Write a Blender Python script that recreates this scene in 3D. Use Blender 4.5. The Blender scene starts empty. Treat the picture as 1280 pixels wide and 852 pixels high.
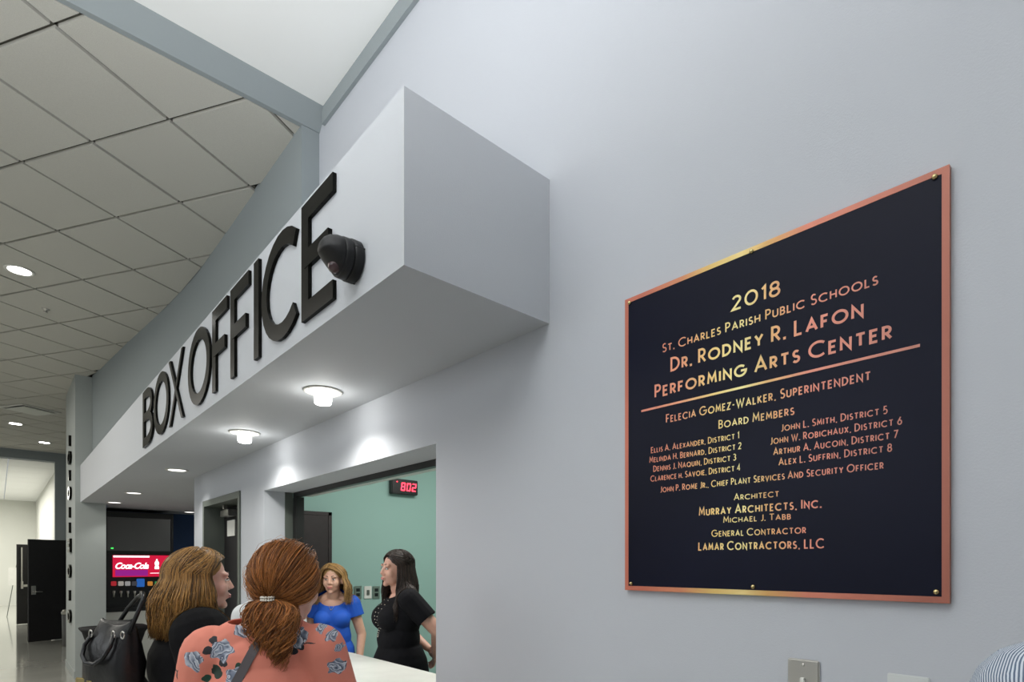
import bpy, bmesh, math, random
from mathutils import Vector, Matrix, noise
import numpy as np
C = bpy.context.collection
R = math.radians
# ------------------------------------------------------------------ camera
# world: X runs towards the long wall (its face is X=1.45), Y runs along it, Z up
EYE = 1.62; FPX = 715.0; CX = 673.0; HY = 704.0
RV = (0.7261, -0.6876); FV = (0.6876, 0.7261)
cam = bpy.data.cameras.new('camera'); co = bpy.data.objects.new('camera', cam); C.objects.link(co)
co.location = (0, 0, EYE)
co.rotation_euler = (R(90), 0, math.atan2(-FV[0], FV[1]))
cam.sensor_width = 36; cam.lens = 36 * FPX / 1280
cam.shift_x = -(CX - 640) / 1280; cam.shift_y = (HY - 426) / 1280
cam.clip_start = 0.05; cam.clip_end = 100
bpy.context.scene.camera = co
# ------------------------------------------------------------------ world, lights, exposure
sc = bpy.context.scene
sc.view_settings.view_transform = 'Standard'; sc.view_settings.look = 'None'
sc.view_settings.gamma = 1; sc.view_settings.use_curve_mapping = False
sc.view_settings.exposure = 0.08
w = bpy.data.worlds.new('world'); sc.world = w; w.use_nodes = True
w.node_tree.nodes['Background'].inputs[0].default_value = (0.9, 0.95, 1.0, 1)
w.node_tree.nodes['Background'].inputs[1].default_value = 0.36
def area(name, loc, target, sx, sy, power, col=(1, 1, 1), spread=180):
    l = bpy.data.lights.new(name, 'AREA'); l.shape = 'RECTANGLE'; l.size = sx; l.size_y = sy
    l.energy = power; l.color = col; l.spread = R(spread)
    o = bpy.data.objects.new(name, l); C.objects.link(o); o.location = loc
    o.rotation_euler = (Vector(target) - Vector(loc)).to_track_quat('-Z', 'Y').to_euler(); return o
area('lobby_side_fill', (-6.2, 3.4, 3.3), (1.45, 2.0, 2.8), 4.5, 1.8, 92, (0.93, 0.97, 1.0))  # added fill from the left side, no window is built there
area('lobby_up_fill', (-1.5, 0.4, 2.5), (-1.0, 0.9, 4.4), 2.2, 2.2, 118, (0.98, 0.99, 1.0), 118)  # added unseen uplight that brightens the white high ceiling
area('lobby_down_fill', (-2.2, 8.5, 4.2), (-2.2, 8.5, 0), 2.4, 7.0, 210, (1.0, 0.96, 0.88))  # added overhead fill for lobby floor and tiles, no fixture built
area('ticket_room_light', (2.9, 3.3, 2.95), (2.9, 3.3, 0), 1.6, 1.2, 46, (1.0, 0.98, 0.92))
area('far_hall_light', (-1.2, 24, 3.95), (-1.2, 24, 0), 3.0, 8.0, 420, (1.0, 0.97, 0.9))
area('alcove_light', (2.7, 9.0, 2.45), (2.7, 9.0, 0), 0.8, 1.6, 6, (1.0, 0.97, 0.92))

# ------------------------------------------------------------------ helpers
def W(u, s):                       # horizontal place of a point at depth s seen in column u
    a = (u - CX) / FPX
    return (s * (a * RV[0] + FV[0]), s * (a * RV[1] + FV[1]))
def onX(u, v, X):                  # point on the plane X=const
    a = (u - CX) / FPX; s = X / (a * RV[0] + FV[0])
    return (s * (a * RV[1] + FV[1]), EYE + (HY - v) / FPX * s)
def onY(u, v, Y):
    a = (u - CX) / FPX; s = Y / (a * RV[1] + FV[1])
    return (s * (a * RV[0] + FV[0]), EYE + (HY - v) / FPX * s)
def heading(cx, cy):               # z-rotation taking local +Y to a camera-frame direction
    x = cx * RV[0] + cy * FV[0]; y = cx * RV[1] + cy * FV[1]
    return math.atan2(-x, y)
def mat(name, col, rough=0.6, metal=0.0, bump=0.0, bscale=60, var=0.0, vscale=3, emit=None, estr=0, coat=0, spec=0.5):
    m = bpy.data.materials.new(name); m.use_nodes = True
    nt = m.node_tree; b = nt.nodes['Principled BSDF']
    b.inputs['Base Color'].default_value = (*col, 1); b.inputs['Roughness'].default_value = rough
    b.inputs['Metallic'].default_value = metal; b.inputs['Specular IOR Level'].default_value = spec
    if coat: b.inputs['Coat Weight'].default_value = coat; b.inputs['Coat Roughness'].default_value = 0.08
    if emit: b.inputs['Emission Color'].default_value = (*emit, 1); b.inputs['Emission Strength'].default_value = estr
    tc = nt.nodes.new('ShaderNodeTexCoord')
    if var:
        n = nt.nodes.new('ShaderNodeTexNoise'); n.inputs['Scale'].default_value = vscale; n.inputs['Detail'].default_value = 5
        nt.links.new(tc.outputs['Object'], n.inputs['Vector'])
        r = nt.nodes.new('ShaderNodeMapRange'); r.inputs['From Min'].default_value = .3; r.inputs['From Max'].default_value = .7
        r.inputs['To Min'].default_value = 1 - var; r.inputs['To Max'].default_value = 1 + var
        nt.links.new(n.outputs['Fac'], r.inputs['Value'])
        mx = nt.nodes.new('ShaderNodeVectorMath'); mx.operation = 'SCALE'; mx.inputs[0].default_value = col
        nt.links.new(r.outputs['Result'], mx.inputs['Scale']); nt.links.new(mx.outputs[0], b.inputs['Base Color'])
    if bump:
        n = nt.nodes.new('ShaderNodeTexNoise'); n.inputs['Scale'].default_value = bscale; n.inputs['Detail'].default_value = 4
        nt.links.new(tc.outputs['Object'], n.inputs['Vector'])
        bp = nt.nodes.new('ShaderNodeBump'); bp.inputs['Strength'].default_value = bump; bp.inputs['Distance'].default_value = 0.004
        nt.links.new(n.outputs['Fac'], bp.inputs['Height']); nt.links.new(bp.outputs[0], b.inputs['Normal'])
    return m
def link(name, me, m=None, parent=None, smooth=False):
    o = bpy.data.objects.new(name, me); C.objects.link(o)
    if m: me.materials.append(m)
    if parent: o.parent = parent
    if smooth:
        for p in me.polygons: p.use_smooth = True
    return o
def obj(name, bm, m=None, parent=None, smooth=False):
    me = bpy.data.meshes.new(name); bmesh.ops.recalc_face_normals(bm, faces=bm.faces); bm.to_mesh(me); bm.free()
    return link(name, me, m, parent, smooth)
def tag(o, label, cat, group=None, kind=None):
    o['label'] = label; o['category'] = cat
    if group: o['group'] = group
    if kind: o['kind'] = kind
    return o
def struct(o, label=None):
    o['kind'] = 'structure'
    if label: o['label'] = label
    return o
def empty(name, loc=(0, 0, 0), rz=0):
    o = bpy.data.objects.new(name, None); C.objects.link(o); o.location = loc; o.rotation_euler = (0, 0, rz)
    o.empty_display_size = .1; return o
def bx(bm, x0, x1, y0, y1, z0, z1, bev=0):
    vs = [bm.verts.new((x, y, z)) for x in (x0, x1) for y in (y0, y1) for z in (z0, z1)]
    fs = [bm.faces.new([vs[i] for i in q]) for q in ((0, 1, 3, 2), (4, 6, 7, 5), (0, 4, 5, 1), (2, 3, 7, 6), (0, 2, 6, 4), (1, 5, 7, 3))]
    if bev:
        es = list({e for f in fs for e in f.edges})
        bmesh.ops.bevel(bm, geom=es, offset=bev, segments=2, affect='EDGES')
    return bm
def box(name, a, m, parent=None, bev=0):
    return obj(name, bx(bmesh.new(), *a, bev), m, parent)
def boxes(name, lst, m, parent=None, bev=0):
    bm = bmesh.new()
    for a in lst: bx(bm, *a, bev)
    return obj(name, bm, m, parent)
def loft(bm, rings, cap=True, close=True):
    vr = [[bm.verts.new(p) for p in r] for r in rings]; n = len(vr[0])
    for a, b in zip(vr, vr[1:]):
        for i in range(n if close else n - 1):
            bm.faces.new((a[i], a[(i + 1) % n], b[(i + 1) % n], b[i]))
    if cap: bm.faces.new(vr[0][::-1]); bm.faces.new(vr[-1])
    return bm
def lathe(bm, prof, n=32, M=None):   # profile of (r, z) about z, placed by matrix M
    M = M or Matrix.Identity(4)
    rings = [[M @ Vector((max(r, 1e-4) * math.cos(2 * math.pi * i / n), max(r, 1e-4) * math.sin(2 * math.pi * i / n), z)) for i in range(n)] for r, z in prof]
    return loft(bm, rings)
def tube(bm, pts, rad, n=8):
    pts = [Vector(p) for p in pts]; rings = []
    up = Vector((0, 0, 1)); t0 = (pts[1] - pts[0]).normalized()
    if abs(t0.dot(up)) > .9: up = Vector((1, 0, 0))
    u = t0.cross(up).normalized()
    for i, p in enumerate(pts):
        t = (pts[min(i + 1, len(pts) - 1)] - pts[max(i - 1, 0)]).normalized()
        u = (u - t * u.dot(t)).normalized(); v = t.cross(u)
        r = rad[i] if isinstance(rad, (list, tuple)) else rad
        rings.append([p + (u * math.cos(2 * math.pi * k / n) + v * math.sin(2 * math.pi * k / n)) * r for k in range(n)])
    return loft(bm, rings)
def prism(bm, poly, z0, z1):
    a = [bm.verts.new((x, y, z0)) for x, y in poly]; b = [bm.verts.new((x, y, z1)) for x, y in poly]
    n = len(poly); bm.faces.new(a[::-1]); bm.faces.new(b)
    for i in range(n): bm.faces.new((a[i], a[(i + 1) % n], b[(i + 1) % n], b[i]))
    return bm

# ------------------------------------------------------------------ materials of the setting
M_wall = mat('wall_paint', (0.51, 0.53, 0.57), 0.75, bump=.12, bscale=220, spec=.25)
M_soffit = mat('soffit_paint', (0.51, 0.53, 0.56), 0.75, bump=.12, bscale=220, spec=.25)
M_grey = mat('grey_paint_and_shade', (0.29, 0.325, 0.335), 0.75, bump=.1, bscale=220, spec=.25)  # grey of trims and wall ends; on the upper wall it paints in shade
M_col = mat('column_paint', (0.40, 0.43, 0.42), 0.75, bump=.1, bscale=220, spec=.25)
M_white = mat('white_ceiling_paint', (0.90, 0.91, 0.90), 0.8, bump=.05, bscale=200)
M_tile = mat('acoustic_tile', (0.56, 0.55, 0.50), 0.9, bump=.6, bscale=420, var=.06, vscale=260)
M_tbar = mat('ceiling_grid_metal', (0.10, 0.095, 0.08), 0.7)
M_floor = mat('polished_floor', (0.42, 0.42, 0.38), 0.09, var=.08, vscale=1.6, coat=.3)
M_teal = mat('teal_paint', (0.30, 0.47, 0.43), 0.8, bump=.08, bscale=200)
M_navy = mat('navy_paint', (0.010, 0.045, 0.14), 0.6)
M_steel = mat('painted_door_frame', (0.10, 0.115, 0.10), 0.45)
M_black = mat('black_plastic', (0.012, 0.012, 0.013), 0.35, bump=.1, bscale=500)
M_gloss = mat('glossy_black_acrylic', (0.008, 0.008, 0.007), 0.2, var=.4, vscale=30, spec=.05)
M_dwood = mat('dark_door_veneer', (0.007, 0.006, 0.007), 0.5, var=.25, vscale=12)
M_brown = mat('brown_door_veneer', (0.022, 0.015, 0.016), 0.5, var=.25, vscale=12)
M_chrome = mat('satin_steel', (0.62, 0.60, 0.56), 0.28, 1.0, bump=.05, bscale=90)
M_pale = mat('pale_wall_paint', (0.72, 0.73, 0.68), 0.8)
M_lamp = mat('lamp_glow', (1, 1, 1), 0.5, emit=(1, 1, 0.96), estr=14)
M_lampdim = mat('lamp_glow_soft', (1, 1, 1), 0.5, emit=(1, 0.98, 0.93), estr=2.2)
M_ring = mat('white_lamp_trim', (0.62, 0.62, 0.58), 0.4)
M_counter = mat('white_laminate', (0.74, 0.74, 0.70), 0.3, var=.04, vscale=8)

ZC = EYE + 2.66      # tile ceiling
ZS = EYE + .866      # underside of the soffit
ZT = EYE + 1.386     # top of the soffit
ZH = EYE + 2.76      # white high ceiling
DY = 2.208, 4.512    # service window
# ------------------------------------------------------------------ floor, walls
struct(box('floor', (-7, 6, -5, 31, -.1, 0), M_floor), 'polished pale lobby floor with soft reflections')
for kk_, aa_ in enumerate([
    (1.45, 1.66, -4, DY[0], 0, ZH + .2), (1.45, 1.66, DY[0], DY[1], 0, .94), (1.45, 1.66, DY[0], DY[1], EYE + .545, ZH + .2),
    (1.45, 1.66, DY[1], 5.07, 0, ZH + .2), (1.45, 1.66, 5.07, 6.22, 2.216, ZH + .2), (1.45, 1.66, 6.22, 6.59, 0, ZS + .3)]):
    struct(box('wall_right', aa_, M_wall))
# furred upper wall that swings out towards the far end, shade put into its grey
pl = [(1.45, 3.504), (1.342, 3.506), (1.341, 3.95), (1.34, 5.2), (1.335, 6.0), (1.31, 6.5), (1.275, 7.0), (1.21, 7.7), (1.14, 8.45), (1.07, 9.3), (0.99, 10.31)]
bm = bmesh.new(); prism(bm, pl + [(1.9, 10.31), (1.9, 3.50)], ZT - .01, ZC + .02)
wu = struct(obj('wall_upper', bm, M_grey, None, True), 'upper wall coloured grey for shade above the lettered soffit curving outwards'); wu.data.set_sharp_from_angle(angle=R(32))
# soffit box
bm = bmesh.new(); bx(bm, .858, 1.455, 1.473, 10.32, ZS, ZT)
sf = struct(obj('trim_1', bm, M_soffit), 'boxed soffit with the raised lettering')
bm = bmesh.new(); bx(bm, 1.455, 4.2, 6.595, 11.7, ZS + .0, ZS + .3); bx(bm, 1.15, 1.455, 10.32, 11.7, ZS, ZS + .3)
struct(obj('ceiling_alcove', bm, M_soffit), 'low painted ceiling over the drinks alcove')
# column at the far end of the soffit
struct(box('wall_column', (.80, 1.15, 10.32, 11.75, 0, ZC), M_col), 'grey wall end below the far soffit')
struct(box('wall_alcove', (1.15, 4.2, 11.62, 11.75, 0, ZS), M_navy), 'navy blue wall behind the drinks machine')
struct(box('wall_alcove_side', (4.2, 4.3, 6.59, 11.75, 0, ZS), M_pale))
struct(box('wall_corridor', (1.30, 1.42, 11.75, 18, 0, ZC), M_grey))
struct(box('baseboard_column', (.79, .80, 10.32, 11.75, 0, .10), M_col))
# far hall
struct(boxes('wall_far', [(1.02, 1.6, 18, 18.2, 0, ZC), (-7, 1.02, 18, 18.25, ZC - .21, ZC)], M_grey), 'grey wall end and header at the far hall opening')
struct(box('wall_hall_right', (1.12, 1.2, 18.2, 30, 0, 4.1), M_pale)); struct(box('wall_hall_back', (-7, 1.2, 30, 30.1, 0, 4.1), M_pale), 'pale back wall of the far hall')
bm = bmesh.new()
for i in range(7):
    for j in range(10): bx(bm, -7 + i * 1.2 + .01, -7 + (i + 1) * 1.2 - .01, 18.2 + j * 1.2 + .01, 18.2 + (j + 1) * 1.2 - .01, 4.06, 4.1)
struct(obj('ceiling_hall', bm, M_white), 'white panelled ceiling of the far hall')
struct(box('wall_left', (-7.1, -7, -5, 31, 0, ZH + .2), M_wall))
# high ceiling and its lip
struct(box('ceiling_high', (-7, 1.45, -5, 3.40, ZH, ZH + .1), M_white), 'bright white high ceiling')
bm = bmesh.new()
loft(bm, [[(x, 3.40, ZH + .08), (x, 3.40, ZH), (x, 3.497, ZC), (x, 3.53, ZC), (x, 3.53, ZH + .08)] for x in (-7, 1.45)])
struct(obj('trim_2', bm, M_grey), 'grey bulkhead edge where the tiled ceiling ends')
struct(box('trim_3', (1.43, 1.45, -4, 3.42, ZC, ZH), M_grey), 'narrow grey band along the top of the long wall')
# tiled ceiling rotated 30 degrees
struct(box('ceiling', (-7, 1.6, 3.53, 18, ZC + .045, ZC + .12), M_tbar), 'suspended ceiling of square acoustic tiles')
ceil = bpy.data.objects['ceiling']
reg = [(-3.2, 3.53)] + [(x, y) for x, y in pl[1:]] + [(.80, 10.32), (.80, 11.75), (1.30, 11.75), (1.30, 18), (-3.2, 18)]
def clip_half(poly, a, b, c):      # keep a*x+b*y<=c
    out = []
    for i in range(len(poly)):
        p, q = poly[i], poly[(i + 1) % len(poly)]
        dp, dq = a * p[0] + b * p[1] - c, a * q[0] + b * q[1] - c
        if dp <= 0: out.append(p)
        if (dp < 0 < dq) or (dq < 0 < dp):
            t = dp / (dp - dq); out.append((p[0] + t * (q[0] - p[0]), p[1] + t * (q[1] - p[1])))
    return out
def clip_curve(poly):              # trim to the right-hand wall outline, slice by slice
    def xm(y):
        c = [(3.0, 1.45)] + [(yy, xx) for xx, yy in pl] + [(10.32, .98), (10.33, .80), (11.75, .80), (11.76, 1.30), (19, 1.30)]
        for (y0, x0), (y1, x1) in zip(c, c[1:]):
            if y0 <= y <= y1: return x0 + (x1 - x0) * (y - y0) / (y1 - y0)
        return 1.3
    ys = [p[1] for p in poly]; y0, y1 = min(ys), max(ys)
    if max(p[0] for p in poly) < min(xm(y0), xm((y0 + y1) / 2), xm(y1)): return poly
    ya, yb = y0, y1
    xa, xb = xm(ya), xm(yb)
    L = math.hypot(xb - xa, yb - ya) or 1
    nx, ny = (yb - ya) / L, -(xb - xa) / L
    return clip_half(poly, nx, ny, nx * xa + ny * ya)
P = .632; O = (.7537, 4.017); e1 = (math.cos(R(30)), math.sin(R(30))); e2 = (-e1[1], e1[0]); g = .0115
lamp_spots = []
for i in range(-16, 18):
    for j in range(-10, 26):
        q = [(O[0] + e1[0] * a * P + e2[0] * b * P, O[1] + e1[1] * a * P + e2[1] * b * P) for a, b in ((i + g / P, j + g / P), (i + 1 - g / P, j + g / P), (i + 1 - g / P, j + 1 - g / P), (i + g / P, j + 1 - g / P))]
        q = clip_half(q, -1, 0, 2.2); q = q and clip_half(q, 0, -1, -3.535); q = q and clip_half(q, 0, 1, 17.99)
        if not q or len(q) < 3: continue
        q = clip_curve(q)
        if len(q) < 3: continue
        A = abs(sum(q[k][0] * q[(k + 1) % len(q)][1] - q[(k + 1) % len(q)][0] * q[k][1] for k in range(len(q)))) / 2
        if A < .004: continue
        dz = random.Random(i * 91 + j).uniform(-.0012, .0012)
        obj('ceiling_tile', prism(bmesh.new(), q, ZC + dz, ZC + .018), M_tile, ceil)
bm = bmesh.new()     # inverted tee bars in the joints
for k in range(-16, 26):
    for ax, bx_ in ((e1, e2), (e2, e1)):
        c = (O[0] + bx_[0] * k * P, O[1] + bx_[1] * k * P)
        quad = [(c[0] + ax[0] * a + bx_[0] * b, c[1] + ax[1] * a + bx_[1] * b) for a, b in ((-14, -.012), (22, -.012), (22, .012), (-14, .012))]
        quad = clip_half(quad, -1, 0, 2.2); quad = quad and clip_half(quad, 0, -1, -3.54); quad = quad and clip_half(quad, 0, 1, 17.98); quad = quad and clip_half(quad, 1, 0, 1.6)
        if quad and len(quad) > 2: prism(bm, quad, ZC + .019, ZC + .03)
o = obj('grid_bar', bm, M_tbar, ceil); o['kind'] = 'stuff'
o = box('ceiling_border', (-7, -2.2, 3.53, 18, ZC, ZC + .04), M_tile, ceil)

# ------------------------------------------------------------------ teal ticket room
struct(box('wall_ticket_far', (1.66, 4.6, 4.95, 5.03, 0, 3.0), M_teal), 'teal wall of the ticket room')
struct(boxes('wall_ticket_back', [(4.5, 4.6, .4, 4.95, 0, 3.0), (1.66, 4.6, .3, .4, 0, 3.0)], M_teal))
struct(box('ceiling_ticket', (1.66, 4.6, .3, 5.03, 3.0, 3.08), M_white))
# shutter housing and guides
M_trk = mat('shutter_track', (0.015, 0.015, 0.015), .35)
sh = empty('rolling_shutter', (1.66, (DY[0] + DY[1]) / 2, EYE + .545))
tag(sh, 'black rolling shutter track framing the inside of the ticket window', 'shutter')
zc = EYE + .545
for nm, a, m in (('bottom_bar', (1.663, 1.70, DY[0], DY[1], zc - .035, zc + .01), M_trk),
                 ('housing', (1.702, 1.80, DY[0] + .002, DY[1] - .002, zc - .02, zc + .3), M_ring),
                 ('guide', (1.662, 1.72, DY[1] - .07, DY[1] + .0, 1.0, zc - .036), M_trk),
                 ('guide', (1.662, 1.72, DY[0] + .002, DY[0] + .035, 1.0, zc - .036), M_trk)):
    o = box(nm, a, m); o.parent = sh; o.matrix_parent_inverse = Matrix.Translation(-sh.location)
o = box('counter', (1.32, 1.80, DY[0] + .003, DY[1] - .003, .945, 1.0), M_counter, bev=.004)
tag(o, 'white laminate counter in the ticket window', 'counter')
struct(box('trim_4', (1.60, 1.659, DY[1] - .008, DY[1] - .001, 1.001, zc - .001), M_steel), 'grey steel strip on the ticket window jamb')
# ticket room door (dark) in the far teal wall
d = empty('room_door', (2.0, 4.95, 0)); tag(d, 'dark brown door in the teal wall left of the standing staff', 'door')
o = box('door_leaf', (-.18, .11, -.045, -.005, 0.005, 2.04), M_brown, d); o = boxes('door_frame', [(.11, .14, -.05, -.004, 0, 2.07), (-.2, .14, -.05, -.004, 2.04, 2.07)], M_brown, d)
# outlets
for u, lb in ((447, 'metal outlet plate, leftmost of three on the teal wall'), (459.5, 'white switch plate in the middle of three on the teal wall'), (470, 'metal outlet plate, rightmost of three on the teal wall')):
    X, Z = onY(u, 740, 4.95)
    t = empty('wall_plate', (X, 4.95, Z)); tag(t, lb, 'outlet', 'wall plates in the ticket room')
    mid = u == 459.5
    box('plate', (-.037, .037, -.009, -.001, -.058, .058), M_counter if mid else M_chrome, t, bev=.003)
    if mid: box('toggle', (-.012, .012, -.016, -.009, -.022, .022), M_steel, t)
    else:
        for dz in (-.022, .022): box('socket', (-.017, .017, -.012, -.009, dz - .015, dz + .015), M_black, t)
# clock 8:02
X, Z = onY(502.5, 609, 4.95); t = empty('digital_clock', (X, 4.95, Z)); tag(t, 'black digital wall clock with red digits reading 802 on teal wall', 'clock')
box('case', (-.142, .142, -.06, -.001, -.072, .072), M_black, t, bev=.006)
M_red = mat('red_led', (.2, 0, 0), .4, emit=(1, 0.03, 0.06), estr=5)
seg = {'8': 'abcdefg', '0': 'abcdef', '2': 'abged'}
def digit(ch, cx, h, wd, th, y):
    bm = bmesh.new(); S = .12
    defs = {'a': ((-wd, h), (wd, h)), 'g': ((-wd, 0), (wd, 0)), 'd': ((-wd, -h), (wd, -h)), 'f': ((-wd, 0), (-wd, h)), 'b': ((wd, 0), (wd, h)), 'e': ((-wd, -h), (-wd, 0)), 'c': ((wd, -h), (wd, 0))}
    for s_ in seg[ch]:
        (x0, z0), (x1, z1) = defs[s_]
        if z0 == z1: q = (x0 - th * .3, x1 + th * .3, z0 - th / 2, z0 + th / 2)
        else: q = (x0 - th / 2, x0 + th / 2, z0 + th * .3, z1 - th * .3)
        bx(bm, q[0], q[1], y - .002, y, q[2], q[3])
    for v in bm.verts: v.co.x += cx + v.co.z * S
    return obj('digit', bm, M_red, t)
for ch, cx in (('8', -.022), ('0', .038), ('2', .098)): digit(ch, cx, .034, .017, .010, -.0605)
bm = bmesh.new(); lathe(bm, [(.005, 0), (.005, .003)], 10, Matrix.Translation((-.088, -.0635, .042)) @ Matrix.Rotation(R(-90), 4, 'X')); obj('indicator_light', bm, M_red, t)

# ------------------------------------------------------------------ side door in the long wall
t = empty('side_door', (1.45, 5.07, 0)); tag(t, 'dark door recessed in a grey green steel frame left of the ticket window', 'door')
boxes('door_frame', [(-.012, .215, .0, .05, 0, 2.216), (-.012, .215, 1.10, 1.15, 0, 2.216), (-.012, .215, .05, 1.10, 2.16, 2.216)], M_steel, t)
box('door_leaf', (.165, .21, .052, 1.098, .005, 2.158), M_dwood, t)
bm = bmesh.new(); bx(bm, .09, .164, .70, .95, 2.06, 2.12, .004); bx(bm, .06, .09, .72, .75, 2.12, 2.158); cl = obj('door_closer', bm, M_chrome, t)
bm = bmesh.new(); bx(bm, .158, .164, .74, .98, 1.88, 2.03); obj('paper_notice', bm, M_counter, t)['label'] = 'white paper notice'
# ------------------------------------------------------------------ soffit lights
def downlight(x, y, z, label, kind, power, group='round lamps in the soffit', rr=.095):
    t = empty('ceiling_downlight', (x, y, z)); tag(t, label, 'ceiling light', group)
    bm = bmesh.new(); lathe(bm, [(rr, 0), (rr, -.004), (rr * .93, -.008), (rr * .78, -.006), (rr * .74, -.001)], 40); obj('trim_ring', bm, M_ring, t, True)
    if kind == 'globe':
        bm = bmesh.new(); lathe(bm, [(.04, -.001), (.042, -.045), (.040, -.062), (.034, -.067), (0, -.067)], 28); obj('glass_cylinder', bm, M_lamp, t, True)
        bm = bmesh.new(); lathe(bm, [(rr * .72, -.001), (rr * .72, -.004)], 28); obj('reflector', bm, M_ring, t)
    else:
        bm = bmesh.new(); lathe(bm, [(rr * .74, -.001), (rr * .74, -.005)], 28); obj('lens', bm, M_lampdim if kind == 'dim' else M_lamp, t)
    l = bpy.data.lights.new('lamp_light', 'SPOT'); l.energy = power; l.spot_size = R(150 if kind == 'globe' else 110); l.spot_blend = .6; l.shadow_soft_size = .04; l.color = (1, .98, .92)
    lo = bpy.data.objects.new('lamp_light', l); C.objects.link(lo); lo.parent = t; lo.location = (0, 0, -.085 if kind == 'globe' else -.02)
    if kind == 'globe':
        l = bpy.data.lights.new('lamp_glow', 'POINT'); l.energy = power * .06; l.shadow_soft_size = .03; l.color = (1, .98, .92)
        lo = bpy.data.objects.new('lamp_glow', l); C.objects.link(lo); lo.parent = t; lo.location = (0, 0, -.10)
downlight(1.19, 2.83, ZS, 'glowing glass cylinder lamp nearest the box end of the soffit', 'globe', 17)
downlight(1.19, 4.08, ZS, 'second glowing glass cylinder lamp along the soffit', 'globe', 17)
downlight(1.21, 6.14, ZS, 'dim flat round lamp just beyond the two glowing cylinders', 'dim', 10)
downlight(1.22, 8.50, ZS, 'flat round soffit lamp in front of the drinks machine, second from far end', 'dim', 10)
downlight(1.21, 10.0, ZS, 'flat round soffit lamp closest to the far column', 'dim', 8)
downlight(2.35, 11.0, ZS, 'small lamp in the alcove ceiling by the navy wall', 'dim', 4)
downlight(.15, 7.01, ZC, 'bright round lamp in the tiled ceiling at the left frame edge', 'flat', 14, 'round lamps in the tiled ceiling', .11)
downlight(.26, 14.74, ZC, 'round lamp in the tiled ceiling just past the air vent', 'flat', 14, 'round lamps in the tiled ceiling', .12)
downlight(.76, 16.6, ZC, 'farthest round lamp in the tiled ceiling near the hall opening', 'flat', 10, 'round lamps in the tiled ceiling', .12)
# vent and sprinkler
X, Y = .42, 13.2
t = empty('air_vent', (X, Y, ZC)); t.rotation_euler = (0, 0, R(30)); tag(t, 'white square air vent in the tiled ceiling', 'vent')
boxes('vent_frame', [(-.30, .30, -.30, -.27, -.02, -.002), (-.30, .30, .27, .30, -.02, -.002), (-.30, -.27, -.27, .27, -.02, -.002), (.27, .30, -.27, .27, -.02, -.002)], M_ring, t)
box('vent_panel', (-.22, .22, -.22, .22, -.035, -.02), M_pale, t); box('vent_throat', (-.26, .26, -.26, .26, -.004, -.002), M_black, t)
s_ = (ZC - EYE) * FPX / (HY - 386); X, Y = W(57, s_)
bm = bmesh.new(); lathe(bm, [(.035, 0), (.035, -.006), (.012, -.012), (.012, -.03), (.02, -.034), (0, -.036)], 20, Matrix.Translation((X, Y, ZC - .002)))
tag(obj('fire_sprinkler', bm, M_chrome, None, True), 'small metal fire sprinkler head in the tiled ceiling', 'sprinkler')

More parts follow.
